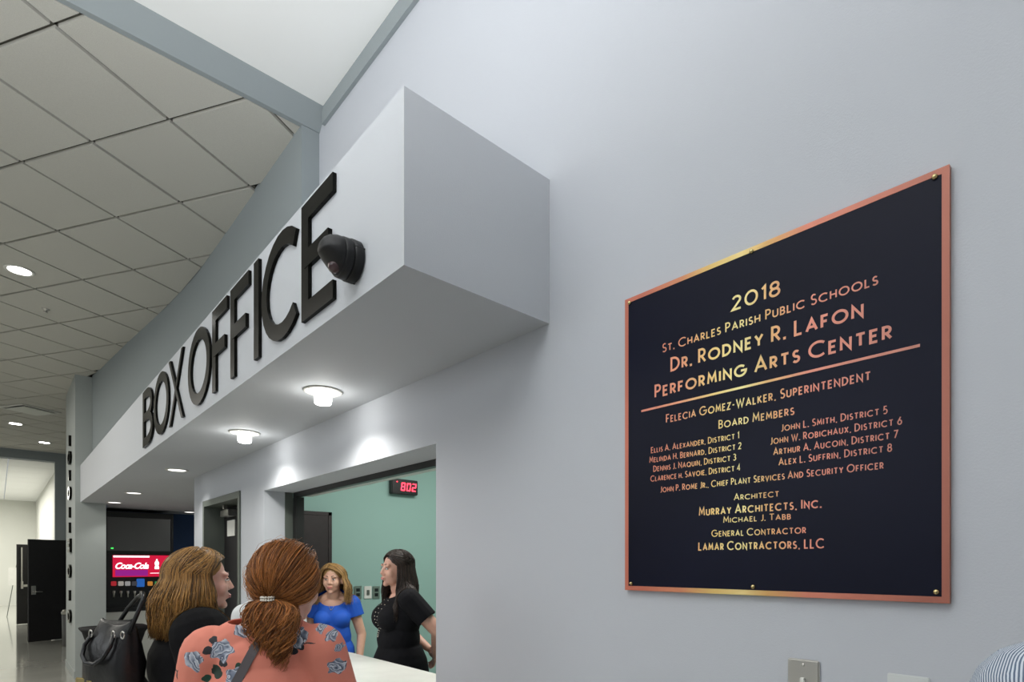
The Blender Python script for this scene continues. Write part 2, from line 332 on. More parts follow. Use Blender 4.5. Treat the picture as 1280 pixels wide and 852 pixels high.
# ------------------------------------------------------------------ stroke lettering
def arc(cx, cy, rx, ry, a0, a1, n=10):
    return [(cx + rx * math.cos(R(a0 + (a1 - a0) * i / n)), cy + ry * math.sin(R(a0 + (a1 - a0) * i / n))) for i in range(n + 1)]
G = {
 'A': (.72, [[(0, 0), (.36, 1), (.72, 0)], [(.12, .32), (.60, .32)]]),
 'B': (.46, [[(.05, 0), (0, 0), (0, 1), (.05, 1)], [(.04, 1), (.2, 1)] + arc(.2, .76, .22, .24, 90, -90)[1:] + [(0, .52)], [(.18, .52)] + arc(.2, .26, .26, .26, 90, -90)[0:] + [(.04, 0)]]),
 'C': (.85, [arc(.5, .5, .5, .5, 48, 312, 20)]),
 'D': (.62, [[(0, 0), (0, 1), (.15, 1)] + arc(.15, .5, .47, .5, 90, -90, 14)[1:] + [(0, 0)]]),
 'E': (.42, [[(.42, 1), (0, 1), (0, 0), (.42, 0)], [(0, .52), (.36, .52)]]),
 'F': (.40, [[(.40, 1), (0, 1), (0, 0)], [(0, .5), (.34, .5)]]),
 'G': (.96, [arc(.48, .5, .48, .5, 48, 360, 22) + [(.52, .5)]]),
 'H': (.58, [[(0, 0), (0, 1)], [(.58, 0), (.58, 1)], [(0, .5), (.58, .5)]]),
 'I': (0.0, [[(0, 0), (0, 1)]]),
 'J': (.26, [[(.26, 1), (.26, .22)] + arc(.04, .22, .22, .24, 0, -95, 8)[1:]]),
 'K': (.52, [[(0, 0), (0, 1)], [(.48, 1), (.02, .46)], [(.14, .58), (.52, 0)]]),
 'L': (.38, [[(0, 1), (0, 0), (.38, 0)]]),
 'M': (.74, [[(0, 0), (.08, 1), (.37, .3), (.66, 1), (.74, 0)]]),
 'N': (.62, [[(0, 0), (0, 1), (.62, 0), (.62, 1)]]),
 'O': (.94, [arc(.47, .5, .47, .5, 0, 360, 28)]),
 'P': (.42, [[(0, 0), (0, 1), (.05, 1)], [(.04, 1), (.18, 1)] + arc(.18, .73, .24, .27, 90, -90)[1:] + [(0, .46)]]),
 'Q': (.94, [arc(.47, .5, .47, .5, 0, 360, 28), [(.6, .22), (.9, -.06)]]),
 'R': (.46, [[(0, 0), (0, 1), (.05, 1)], [(.04, 1), (.18, 1)] + arc(.18, .73, .24, .27, 90, -90)[1:] + [(0, .46)], [(.18, .46), (.46, 0)]]),
 'S': (.42, [arc(.22, .75, .19, .25, 40, 270, 12) + arc(.21, .25, .22, .25, 90, -145, 12)[1:]]),
 'T': (.56, [[(0, 1), (.56, 1)], [(.28, 0), (.28, 1)]]),
 'U': (.56, [[(0, 1), (0, .28)] + arc(.28, .28, .28, .28, 180, 360, 12)[1:] + [(.56, 1)]]),
 'V': (.66, [[(0, 1), (.33, 0), (.66, 1)]]),
 'W': (.96, [[(0, 1), (.26, 0), (.48, .85), (.70, 0), (.96, 1)]]),
 'X': (.56, [[(0, 0), (.56, 1)], [(0, 1), (.56, 0)]]),
 'Y': (.58, [[(0, 1), (.29, .48), (.58, 1)], [(.29, .48), (.29, 0)]]),
 'Z': (.5, [[(0, 1), (.5, 1), (0, 0), (.5, 0)]]),
 '0': (.62, [arc(.31, .5, .31, .5, 0, 360, 24)]),
 '1': (.16, [[(0, .82), (.16, 1), (.16, 0)]]),
 '2': (.46, [arc(.22, .74, .21, .26, 160, -28, 12) + [(0, 0), (.46, 0)]]),
 '3': (.42, [arc(.18, .76, .2, .24, 140, -90, 12), arc(.18, .26, .24, .26, 90, -140, 12)]),
 '4': (.5, [[(.36, 0), (.36, 1), (0, .28), (.5, .28)]]),
 '5': (.42, [[(.38, 1), (.08, 1), (.04, .56)] + arc(.17, .31, .25, .31, 110, -130, 14)]),
 '6': (.46, [arc(.23, .29, .23, .29, 0, 360, 20), [(.03, .38), (.34, 1)]]),
 '7': (.46, [[(0, 1), (.46, 1), (.12, 0)]]),
 '8': (.46, [arc(.23, .76, .19, .24, 0, 360, 20), arc(.23, .27, .23, .27, 0, 360, 20)]),
 '.': (.02, [[(.0, 0), (.02, 0)]]), ',': (.06, [[(.06, .02), (0, -.14)]]), '-': (.22, [[(0, .42), (.22, .42)]]),
}
def stroke(bm, pts, t, f, d):        # ribbon of width t along pts (already in metres), f maps 2D->3D with depth
    closed = math.dist(pts[0], pts[-1]) < 1e-6
    if closed: pts = pts[:-1]
    n = len(pts); L_, R_ = [], []
    for i in range(n):
        a = pts[(i - 1) % n] if (closed or i > 0) else None; b = pts[i]; c = pts[(i + 1) % n] if (closed or i < n - 1) else None
        def nrm(p, q):
            l = math.dist(p, q) or 1e-9; return (-(q[1] - p[1]) / l, (q[0] - p[0]) / l)
        if a is None: nn = nrm(b, c); k = 1
        elif c is None: nn = nrm(a, b); k = 1
        else:
            n1, n2 = nrm(a, b), nrm(b, c); m_ = (n1[0] + n2[0], n1[1] + n2[1]); l = math.hypot(*m_) or 1e-6
            nn = (m_[0] / l, m_[1] / l); k = min(1 / max(nn[0] * n1[0] + nn[1] * n1[1], .3), 2.6)
        L_.append((b[0] + nn[0] * t / 2 * k, b[1] + nn[1] * t / 2 * k)); R_.append((b[0] - nn[0] * t / 2 * k, b[1] - nn[1] * t / 2 * k))
    V = [[bm.verts.new(f(p, dd)) for p in S] for S in (L_, R_) for dd in (0, d)]
    m = n if closed else n - 1
    for i in range(m):
        j = (i + 1) % n
        for A, B in ((V[1], V[3]), (V[0], V[1]), (V[3], V[2]), (V[2], V[0])):
            bm.faces.new((A[i], A[j], B[j], B[i]))
    if not closed:
        for i in (0, n - 1): bm.faces.new((V[0][i], V[1][i], V[3][i], V[2][i]))
def glyph(bm, ch, x0, wd, base, h, t, f, d):   # fit glyph outline to [x0,x0+wd]
    gw, st = G[ch]
    if ch == '.':
        stroke(bm, [(x0, base + t * .55), (x0 + t * 1.1, base + t * .55)], t * 1.1, f, d); return
    sx = (wd - t) / gw if gw > .03 else 1
    for ii_, pts in enumerate(st):
        p2 = [(x0 + t / 2 + px * sx, base + t / 2 + py * (h - t)) for px, py in pts]
        # butt ends: run straight ends up to the cap line only
        stroke(bm, p2, t, f, d * (1 + .12 * ii_))
# BOX OFFICE: every letter its own child of the sign
t_sign = empty('lettered_sign', (.858, 3.7, ZS + .05)); tag(t_sign, 'raised glossy black BOX OFFICE lettering on the soffit face', 'sign')
LET = [('B', 181, 194), ('O', 194.8, 213.6), ('X', 213.8, 232.4), ('O', 238.2, 265.8), ('F', 268.8, 289.8), ('F', 291.8, 317.6), ('I', 320.4, 328.4), ('C', 331, 377.5), ('E', 381.4, 426)]
for ch, u0, u1 in LET:
    ya, yb = onX(u0, 500, .858)[0], onX(u1, 500, .858)[0]; wd = ya - yb
    f = lambda p, dd: (-.0005 - dd, 3.7 * 0 - p[0], p[1])
    bm = bmesh.new(); tt = .065
    if ch == 'O':      # drawn as an ellipse ring
        glyph(bm, 'O', 0, wd, 0, .437, tt, f, .014)
    elif ch == 'I': glyph(bm, 'I', wd / 2 - tt / 2, tt, 0, .437, tt, f, .014)
    else: glyph(bm, ch, 0, wd, 0, .437, tt, f, .014)
    if ch in 'BEFIX':       # straighten stems to the cap and base line
        for v in bm.verts: v.co.z = min(max(v.co.z, 0), .437)
        if ch in 'EFI':
            zs = [v.co.z for v in bm.verts]; lo, hi = min(zs), max(zs)
            for v in bm.verts:
                if v.co.z > hi - tt * .55 and ch == 'I': v.co.z = .437
                if v.co.z < lo + tt * .55 and ch in 'IF': v.co.z = 0 if v.co.z < tt * .9 else v.co.z
        if ch == 'X':
            for v in bm.verts:
                if v.co.z > .437 - tt * .9: v.co.z = .437
                if v.co.z < tt * .9: v.co.z = 0
    o = obj('letter', bm, M_gloss, t_sign); o.location = (0, ya - 3.7, EYE + .918 - (ZS + .05))
# vertical sign on the lobby side of the column, seen edge on
t = empty('column_sign', (.80, 10.9, 1.2)); tag(t, 'glossy black raised letters running down the side of the far column', 'sign')
for k, (v0, kind) in enumerate([(560, 'i'), (581, 'o'), (603, 'i'), (625, 'o'), (649, 'i'), (668, 'i'), (690, 'e'), (722, 'o'), (752, 'i'), (778, 'o')]):
    ybase = 10.95; z = EYE + (HY - v0) / FPX * 8.5 - 1.2
    bm = bmesh.new(); f = lambda p, dd: (-.001 - dd, p[0], p[1])
    ch = {'i': 'I', 'o': 'O', 'e': 'E'}[kind]
    glyph(bm, ch, -.15 if ch != 'I' else -.03, .34 if ch != 'I' else .05, 0, .20, .045, f, .03)
    o = obj('letter', bm, M_gloss, t); o.location = (0, 0, z)

# ------------------------------------------------------------------ emergency lamp on the soffit
M_lan = mat('matt_black_metal', (.010, .010, .011), .42, bump=.15, bscale=260, spec=.3)
t = empty('wall_lantern', (.858, 1.775, EYE + .985)); tag(t, 'black conical lamp head mounted on the soffit face beside the letter E', 'wall light')
Mx = Matrix.Rotation(R(-90), 4, 'Y') @ Matrix.Rotation(R(0), 4, 'Z')
def sheared(bm, k):       # droop the snout
    for v in bm.verts: v.co.z += k * max(-v.co.x - .02, 0)
bm = bmesh.new(); lathe(bm, [(.062, .001), (.066, .005), (.066, .030), (.063, .0335), (.060, .034)], 40, Mx); obj('base_ring', bm, M_lan, t, True)
bm = bmesh.new(); lathe(bm, [(.0605, .034), (.064, .0355), (.0625, .058), (.060, .061), (.057, .0615)], 40, Mx); obj('body', bm, M_lan, t, True)
bm = bmesh.new(); lathe(bm, [(.0575, .0615), (.0605, .063), (.058, .078), (.050, .096), (.038, .110), (.024, .119), (.010, .123), (0, .1235)], 40, Mx)
for v in bm.verts:
    q_ = min(max((-v.co.x - .060) / .05, 0), 1)
    if v.co.z < 0: v.co.z *= 1 - .62 * q_
    v.co.z += .006 * q_
obj('dome_cap', bm, M_lan, t, True)
bm = bmesh.new(); bmesh.ops.create_icosphere(bm, subdivisions=3, radius=1, matrix=Matrix.Translation((-.076, 0, -.040)) @ Matrix.Rotation(R(38), 4, 'Y') @ Matrix.Diagonal((.020, .026, .014, 1))); obj('lens', bm, mat('dark_lens', (.05, .025, .03), .1), t, True)['label'] = 'dark tinted lens on the underside'
for a in (40, 160, 280): obj('screw', lathe(bmesh.new(), [(.003, .001), (.003, .033), (0, .034)], 10, Matrix.Translation((.0, .0645 * math.cos(R(a)), .0645 * math.sin(R(a)))) @ Mx), M_black, t)

# ------------------------------------------------------------------ plaque
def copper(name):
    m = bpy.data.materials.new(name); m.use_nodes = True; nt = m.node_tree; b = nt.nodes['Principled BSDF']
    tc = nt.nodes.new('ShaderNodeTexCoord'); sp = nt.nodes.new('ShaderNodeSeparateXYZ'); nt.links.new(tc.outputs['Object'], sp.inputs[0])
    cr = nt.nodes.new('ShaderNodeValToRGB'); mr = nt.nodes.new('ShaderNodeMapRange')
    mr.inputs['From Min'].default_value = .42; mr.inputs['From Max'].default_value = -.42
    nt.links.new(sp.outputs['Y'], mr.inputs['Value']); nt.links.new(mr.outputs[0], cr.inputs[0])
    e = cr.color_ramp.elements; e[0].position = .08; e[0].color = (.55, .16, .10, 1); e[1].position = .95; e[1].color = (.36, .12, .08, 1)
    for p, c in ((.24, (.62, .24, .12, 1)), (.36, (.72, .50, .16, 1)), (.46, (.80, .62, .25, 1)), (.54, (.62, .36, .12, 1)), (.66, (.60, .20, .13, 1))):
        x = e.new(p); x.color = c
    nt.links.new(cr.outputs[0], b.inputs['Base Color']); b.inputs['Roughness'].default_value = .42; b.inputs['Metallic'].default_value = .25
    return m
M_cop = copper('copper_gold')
PY0, PY1, PZ0, PZ1 = .275, 1.119, 1.537, 2.448
pc = ((PY0 + PY1) / 2, (PZ0 + PZ1) / 2)
t = empty('dedication_plaque', (1.45, pc[0], pc[1])); tag(t, 'large navy dedication plaque with copper border and gold lettering', 'plaque')
hy, hz, bw = (PY1 - PY0) / 2, (PZ1 - PZ0) / 2, .0135
plq = mat('navy_plaque', (.005, .006, .017), .40, var=.15, vscale=2, spec=.12)
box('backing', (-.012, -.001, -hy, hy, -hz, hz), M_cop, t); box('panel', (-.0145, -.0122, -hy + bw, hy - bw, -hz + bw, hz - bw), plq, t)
bm = bmesh.new()
for a in ((-hy, -hy + bw, -hz, hz), (hy - bw, hy, -hz, hz), (-hy + bw, hy - bw, -hz, -hz + bw), (-hy + bw, hy - bw, hz - bw, hz)): bx(bm, -.0155, -.0121, *a)
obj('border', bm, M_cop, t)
M_brass = mat('brass', (.62, .50, .24), .25, 1)
for u, v in ((791, 380.5), (943, 317), (1170.7, 225.5), (793, 728.6), (945, 732.6), (1172.6, 739)):
    y, z = onX(u, v, 1.45)
    bm = bmesh.new(); lathe(bm, [(.006, 0), (.006, .003), (.0045, .006), (.002, .0075), (0, .0078)], 16, Matrix.Translation((-.0145, y - pc[0], z - pc[1])) @ Mx); obj('rivet', bm, M_brass, t, True)
LINES = [
 ('2018', 914.5, 389, 975.5, 369, .040, 1.15), ('St. Charles Parish Public Schools', 828, 440.4, 1097.8, 356, .0265, 1),
 ('Dr. Rodney R. Lafon', 838.2, 463.7, 1079.8, 397, .0415, 1.15), ('Performing Arts Center', 818.3, 496.8, 1115.5, 424.6, .0405, 1.15),
 ('Felecia Gomez-Walker, Superintendent', 832.6, 527.6, 1088.8, 476, .0255, 1), ('Board Members', 898.3, 535.2, 993, 518.8, .0235, 1),
 ('Ellis A. Alexander, District 1', 813.8, 566, 924, 548.4, .0185, 1), ('Melinda H. Bernard, District 2', 811.9, 578, 927, 561.5, .0185, 1),
 ('Dennis J. Naquin, District 3', 816.8, 589.4, 920.3, 575.3, .0185, 1), ('Clarence h. Savoie, District 4', 813.2, 601.6, 925.6, 588.4, .0185, 1),
 ('John L. Smith, District 5', 976.2, 538.5, 1109.6, 517.8, .0185, 1), ('John W. Robichaux, District 6', 962.7, 555, 1127.7, 531, .0185, 1),
 ('Arthur A. Aucoin, District 7', 966.7, 568, 1122.8, 548.4, .0185, 1), ('Alex L. Suffrin, District 8', 973.2, 581.2, 1115.2, 564.8, .0185, 1),
 ('John P. Rome Jr., Chief Plant Services And Security Officer', 825.3, 614.7, 1104.7, 586.8, .019, 1),
 ('Architect', 917.4, 624.6, 973.9, 621.3, .018, 1), ('Murray Architects, Inc.', 873.7, 644.3, 1027.1, 635.1, .0245, 1.1),
 ('Michael J. Tabb', 904.2, 653.2, 988.7, 649.2, .0175, 1), ('General Contractor', 889.4, 670.6, 1007.7, 666.7, .0195, 1),
 ('Lamar Contractors, LLC', 873, 687.7, 1030.7, 685.4, .0245, 1.1)]
def text_line(s, u0, v0, u1, v1, cap, wt, m, parent):
    y0, z0 = onX(u0, v0, 1.4355); y1, z1 = onX(u1, v1, 1.4355); Wd = y0 - y1
    small = .80; th = .128 * wt
    def lay(k):
        x = 0; out = []
        for ch in s:
            if ch == ' ': x += .30 * k; continue
            h = cap if (ch.isupper() or ch.isdigit() or ch in '.,-') else cap * small
            g_ = ch.upper(); wd = G[g_][0] * h * k * .98 + th * cap
            out.append((g_, x, wd, h)); x += wd + .17 * cap * k * (1 if g_ not in '.,' else 1)
            if ch == ' ': pass
        return out, x
    s2 = s
    def total(k):
        x = 0; out = []
        for ch in s2:
            if ch == ' ': x += .34 * cap * k; continue
            h = cap if (ch.isupper() or ch.isdigit() or ch in '.,-') else cap * small
            g_ = ch.upper(); wd = G[g_][0] * h * k + th * cap
            out.append((g_, x, wd, h)); x += wd + .15 * cap * k
        return out, x - .15 * cap * k
    lo, hi = .3, 2.5
    for _ in range(30):
        k = (lo + hi) / 2
        if total(k)[1] < Wd: lo = k
        else: hi = k
    zb = (z0 + z1) / 2; bm = bmesh.new(); o = None
    items = total(k)[0]; left = [len(w_) for w_ in s2.split(' ') if w_]; cnt = 0
    for g_, x, wd, h in items:
        if cnt == left[0]: o = obj('inscription', bm, m, parent); bm = bmesh.new(); left.pop(0); cnt = 0
        cnt += 1
        glyph(bm, g_, x, wd, 0, h, th * cap, lambda p, dd: (-.0146 - dd, y0 - pc[0] - p[0], zb - pc[1] + p[1]), .0006)
    o = obj('inscription', bm, m, parent); return o
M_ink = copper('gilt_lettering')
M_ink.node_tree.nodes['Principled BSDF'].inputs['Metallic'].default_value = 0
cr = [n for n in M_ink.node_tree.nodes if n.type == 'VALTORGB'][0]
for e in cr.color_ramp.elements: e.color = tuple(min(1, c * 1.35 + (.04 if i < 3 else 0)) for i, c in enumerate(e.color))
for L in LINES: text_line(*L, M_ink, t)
y0, z0 = onX(801.8, 513, 1.4355); y1, z1 = onX(1150, 432.5, 1.4355); zz = (z0 + z1) / 2 - pc[1]
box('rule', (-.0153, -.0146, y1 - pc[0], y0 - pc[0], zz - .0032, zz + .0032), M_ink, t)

# ------------------------------------------------------------------ plates under the plaque
t = empty('steel_wall_plate', (1.45, .575, 1.327)); tag(t, 'brushed steel wall plate with a screw below the plaque', 'wall plate')
box('plate', (-.008, -.0005, -.038, .038, -.057, .057), M_chrome, t, bev=.003)
for dz in (.048, -.048):
    bm = bmesh.new(); lathe(bm, [(.0042, .0), (.0042, .0012), (.0015, .0018), (0, .0012)], 14, Matrix.Translation((-.008, 0, dz * .9)) @ Mx); obj('screw', bm, M_chrome, t, True)
box('toggle', (-.016, -.008, -.005, .005, -.012, .012), M_counter, t, bev=.001)
t = empty('white_wall_plate', (1.45, .352, 1.318)); tag(t, 'white plastic wall plate at the bottom edge below the plaque corner', 'wall plate')
box('plate', (-.007, -.0005, -.040, .040, -.058, .058), mat('white_plastic', (.62, .64, .63), .4), t, bev=.002)
box('rocker', (-.010, -.007, -.017, .017, -.034, .034), M_counter, t, bev=.002)

# ------------------------------------------------------------------ drinks machine
MX0, MX1, MY = 1.175, 2.11, 10.98
mach = empty('drinks_machine', ((MX0 + MX1) / 2, MY, .87)); tag(mach, 'tall black self-serve drinks dispenser with lit red screen', 'drinks dispenser')
hw = (MX1 - MX0) / 2
bm = bmesh.new(); bx(bm, -hw, hw, .02, .6, 0, 1.56)
for a in ((-hw, -hw + .05, -.02, .02, 0, 1.56), (hw - .03, hw, -.02, .02, 0, 1.56), (-hw + .05, hw - .03, -.02, .02, 1.47, 1.56), (-hw + .05, hw - .03, -.02, .02, .90, .95), (-hw + .05, hw - .03, -.03, .02, 0, .06)): bx(bm, *a)
obj('cabinet', bm, M_black, mach)
def mp(u, v):
    x, z = onY(u, v, MY); return x - mach.location.x, z - .87
x0, z0 = mp(133.5, 688); x1, z1 = mp(213, 645)
box('upper_screen', (x0, x1, -.01, .02, z0, z1 - .01), mat('dark_screen', (.16, .16, .16), .25, coat=.2), mach)['label'] = 'switched off upper screen'
bm = bmesh.new(); tube(bm, [(0, 0, 0), (.03, 0, 0)], .008, 8); o = obj('status_light', bm, mat('green_led', (0, .2, 0), .4, emit=(.05, .9, .1), estr=2), mach); o.location = (x0 + .05, -.014, z0 + .04)
x0, z0 = mp(141, 721); x1, z1 = mp(213, 694)
scr = box('lit_screen', (x0, x1, -.012, .02, z0, z1), mat('red_screen', (.05, 0, .01), .3, emit=(.62, .008, .045), estr=.95), mach)
scr['label'] = 'lit red advertising screen'
M_wlit = mat('white_screen_print', (1, 1, 1), .4, emit=(1, .95, 1), estr=1.3)
bm = bmesh.new(); xm_ = x0 + (x1 - x0) * .62; bx(bm, x0 + .005, xm_, -.0135, -.0125, z1 - .035, z1 - .008); o = obj('screen_band', bm, M_wlit, scr)
bm = bmesh.new(); bx(bm, x0 + .03, xm_ - .02, -.0135, -.0125, z0 + .015, z0 + .11); o = obj('screen_shadow_art', bm, mat('purple_print', (.1, 0, .1), .4, emit=(.25, .01, .2), estr=1), scr)
fc = bpy.data.curves.new('logo', 'FONT'); fc.body = 'Coca-Cola'; fc.size = .19; fc.shear = .35; fc.extrude = .001; fc.offset = .006; fc.space_character = .88; fc.align_x = 'CENTER'; fc.align_y = 'CENTER'
fo = bpy.data.objects.new('logo_tmp', fc); C.objects.link(fo); bpy.context.view_layer.update()
me = bpy.data.meshes.new_from_object(fo.evaluated_get(bpy.context.evaluated_depsgraph_get())); bpy.data.objects.remove(fo)
wm = max(v.co.x for v in me.vertices) - min(v.co.x for v in me.vertices); k = (xm_ - x0 - .04) / wm
for v in me.vertices: v.co = Vector((v.co.x * k, -v.co.z, v.co.y * k * 1.15))
me.materials.clear(); o = link('logo', me, M_wlit, scr); o.location = ((x0 + xm_) / 2, -.0155, (z0 + z1) / 2 + .0)
bm = bmesh.new(); lathe(bm, [(.028, -.07), (.032, -.05), (.022, -.01), (.030, .02), (.026, .045), (.010, .07), (.011, .09), (0, .092)], 16)
for v in bm.verts: v.co.y *= .04
o = obj('bottle_icon', bm, M_wlit, scr); o.location = (xm_ + .10, -.015, (z0 + z1) / 2 + .02)
bm = bmesh.new(); bx(bm, xm_ + .01, x1 - .06, -.0135, -.0125, z0 + .052, z0 + .06); obj('screen_caption', bm, M_wlit, scr)
cols = [(.4, .02, .03), (.35, .33, .3), (.3, .3, .3), (.05, .05, .06), (.02, .12, .45), (.5, .2, .03), (.02, .25, .08), (.35, .25, .28), (.5, .02, .03)]
us = [142, 151, 159.5, 168, 175.5, 187.5, 196.5, 203.5, 211]
for c, u in zip(cols, us):
    bl = u == 175.5; x_, z_ = mp(u, 729 if not bl else 728); hwd = .05 if bl else .032; hh = .065 if bl else .035
    box('flavour_badge', (x_ - hwd, x_ + hwd, -.04, .02, z_ - hh, z_ + hh), mat('badge', c, .4, emit=c, estr=.6), mach, bev=.006)
    bm = bmesh.new(); x_, z_ = mp(u, 742); lathe(bm, [(.012, -.05), (.012, .0), (.02, .02), (.02, .05)], 12, Matrix.Translation((x_, -.03, z_))); obj('nozzle', bm, M_chrome, mach, True)
x_, z_ = mp(217, 697)
t = box('cabinet_base', (MX0, MX1 + .3, MY - .02, 11.6, 0, .868), M_pale); tag(t, 'pale base cabinet under the drinks dispenser', 'cabinet')
# black stretch cover table
X, Y = .80, 9.35
rings = []
for z, k in ((0, 1.0), (.08, .90), (.3, .78), (.55, .80), (.70, .92), (.755, 1.0), (.765, 1.0)):
    r = []
    for i in range(40):
        a = 2 * math.pi * i / 40; c, s = math.cos(a), math.sin(a); q = (abs(c) ** 4 + abs(s) ** 4) ** -.25
        sag = 1 - (.12 if .05 < z < .74 else 0) * (1 - abs(math.sin(2 * a)))
        r.append((.37 * c * q * k * sag, .37 * s * q * k * sag, z))
    rings.append(r)
bm = loft(bmesh.new(), rings); o = obj('covered_table', bm, mat('black_stretch_cloth', (.012, .012, .013), .8, bump=.2, bscale=300, spec=.2), None, True); o.location = (1.15, 9.55, 0)
tag(o, 'small table under a black stretch cloth before the drinks machine', 'table')

# ------------------------------------------------------------------ open doors far left
def swing_door(p0, p1, h, label, name):
    p0, p1 = Vector(p0), Vector(p1); d = (p1 - p0); rz = math.atan2(d.y, d.x); L_ = d.length
    t = empty(name, (p0.x, p0.y, 0), rz); tag(t, label, 'door', 'dark open doors')
    box('door_leaf', (0, L_, 0, .045, .01, h), M_dwood, t, bev=.002)
    return t, L_
t, L_ = swing_door((.476, 15.66), (1.27, 16.03), 2.12, 'dark open door with silver lever handle, nearer of the two', 'swing_door')
bm = bmesh.new(); bx(bm, .04, .12, -.012, 0, .98, 1.16, .004); obj('escutcheon', bm, M_chrome, t)
bm = bmesh.new(); tube(bm, [(.08, -.01, 1.04), (.08, -.055, 1.04), (.11, -.06, 1.04), (.21, -.06, 1.035)], .010, 10); obj('lever_handle', bm, M_chrome, t, True)
t, L_ = swing_door((.395, 20.5), (1.10, 20.8), 2.13, 'dark open door farther down the hall with a vertical push bar', 'swing_door')
bm = bmesh.new(); bx(bm, .06, .11, -.05, 0, .95, 1.15, .005); bx(bm, .07, .10, -.03, 0, 1.15, 2.05, .003); bx(bm, .10, .62, -.07, -.03, 1.0, 1.06, .01); obj('push_bar', bm, M_chrome, t)
# easel with board
X, Y = W(19, 20.3)
t = empty('display_easel', (X, 24, 0)); tag(t, 'thin easel holding a white board in the far hall', 'easel')
bm = bmesh.new(); 
for sx in (-.25, .3): tube(bm, [(sx, -.2, 0), (sx * .1, 0, 1.6)], .012, 6)
tube(bm, [(0, .4, 0), (0, .0, 1.5)], .012, 6); obj('easel_frame', bm, M_steel, t); box('board', (-.22, .22, -.13, -.10, .95, 1.5), M_counter, t)
# bin
X, Y = W(82.6, 11.3)
t = empty('waste_bin', (X + .06, Y, 0)); tag(t, 'narrow grey waste bin beside the open door', 'bin')
bm = bmesh.new(); lathe(bm, [(.11, 0), (.12, .02), (.13, .62), (.12, .64)], 28); obj('bin_body', bm, mat('grey_metal_bin', (.16, .16, .16), .35, .6), t, True)
bm = bmesh.new(); lathe(bm, [(.135, .62), (.14, .66), (.11, .71), (.02, .73), (0, .73)], 28); obj('bin_lid', bm, M_chrome, t, True)
# ------------------------------------------------------------------ people
def blob(bm, c, r, M=None, seg=16):
    mt = Matrix.Translation(c) @ Matrix.Diagonal((r[0], r[1], r[2], 1)); mt = (M or Matrix.Identity(4)) @ mt
    bmesh.ops.create_icosphere(bm, subdivisions=3, radius=1, matrix=mt)
def cap(bm, a, b, ra, rb, M=None, n=14):     # tapered capsule
    a, b = Vector(a), Vector(b)
    if M: a, b = M @ a, M @ b
    d = b - a; L_ = max(d.length, 1e-4); q = d.to_track_quat('Z', 'Y').to_matrix().to_4x4()
    prof = [(ra * math.sin(t), -ra * math.cos(t)) for t in [math.pi / 2 * i / 4 for i in range(5)]]
    prof += [(rb * math.cos(t), L_ + rb * math.sin(t)) for t in [math.pi / 2 * i / 4 for i in range(5)]]
    lathe(bm, prof, n, Matrix.Translation(a) @ q)
def fuse(bm, voxel, smooth=2):               # one continuous surface out of overlapping volumes
    bmesh.ops.recalc_face_normals(bm, faces=bm.faces)
    me = bpy.data.meshes.new('tmp'); bm.to_mesh(me); bm.free(); o = bpy.data.objects.new('tmp', me); C.objects.link(o)
    m = o.modifiers.new('r', 'REMESH'); m.mode = 'VOXEL'; m.voxel_size = voxel; m.use_smooth_shade = True
    if smooth: s = o.modifiers.new('s', 'SMOOTH'); s.iterations = smooth; s.factor = .5
    bpy.context.view_layer.update()
    r = bpy.data.meshes.new_from_object(o.evaluated_get(bpy.context.evaluated_depsgraph_get()))
    bpy.data.objects.remove(o); return r
def trim(me, keep):                          # drop faces outside a garment, give it thickness later
    b = bmesh.new(); b.from_mesh(me)
    bmesh.ops.delete(b, geom=[v for v in b.verts if not keep(v.co)], context='VERTS')
    for _ in range(6):
        bd = [v for v in b.verts if v.is_boundary]; new = [(v, sum((e.other_vert(v).co for e in v.link_edges if e.is_boundary), Vector()) / max(1, sum(e.is_boundary for e in v.link_edges))) for v in bd]
        for v, c_ in new: v.co = v.co.lerp(c_, .5)
    b.to_mesh(me); b.free(); return me
def skin_mat(name, col):
    m = mat(name, col, .5, var=.06, vscale=25); b = m.node_tree.nodes['Principled BSDF']
    b.inputs['Subsurface Weight'].default_value = .12; b.inputs['Subsurface Radius'].default_value = (.02, .008, .004); b.inputs['Subsurface Scale'].default_value = .4; return m
def hair_mat(name, dark, light, tip=None):
    m = bpy.data.materials.new(name); m.use_nodes = True; nt = m.node_tree; b = nt.nodes['Principled BSDF']
    g_ = nt.nodes.new('ShaderNodeNewGeometry'); cr = nt.nodes.new('ShaderNodeValToRGB')
    cr.color_ramp.elements[0].color = (*dark, 1); cr.color_ramp.elements[1].color = (*light, 1)
    nt.links.new(g_.outputs['Random Per Island'], cr.inputs[0]); nt.links.new(cr.outputs[0], b.inputs['Base Color'])
    b.inputs['Roughness'].default_value = .45; b.inputs['Specular IOR Level'].default_value = .35; return m
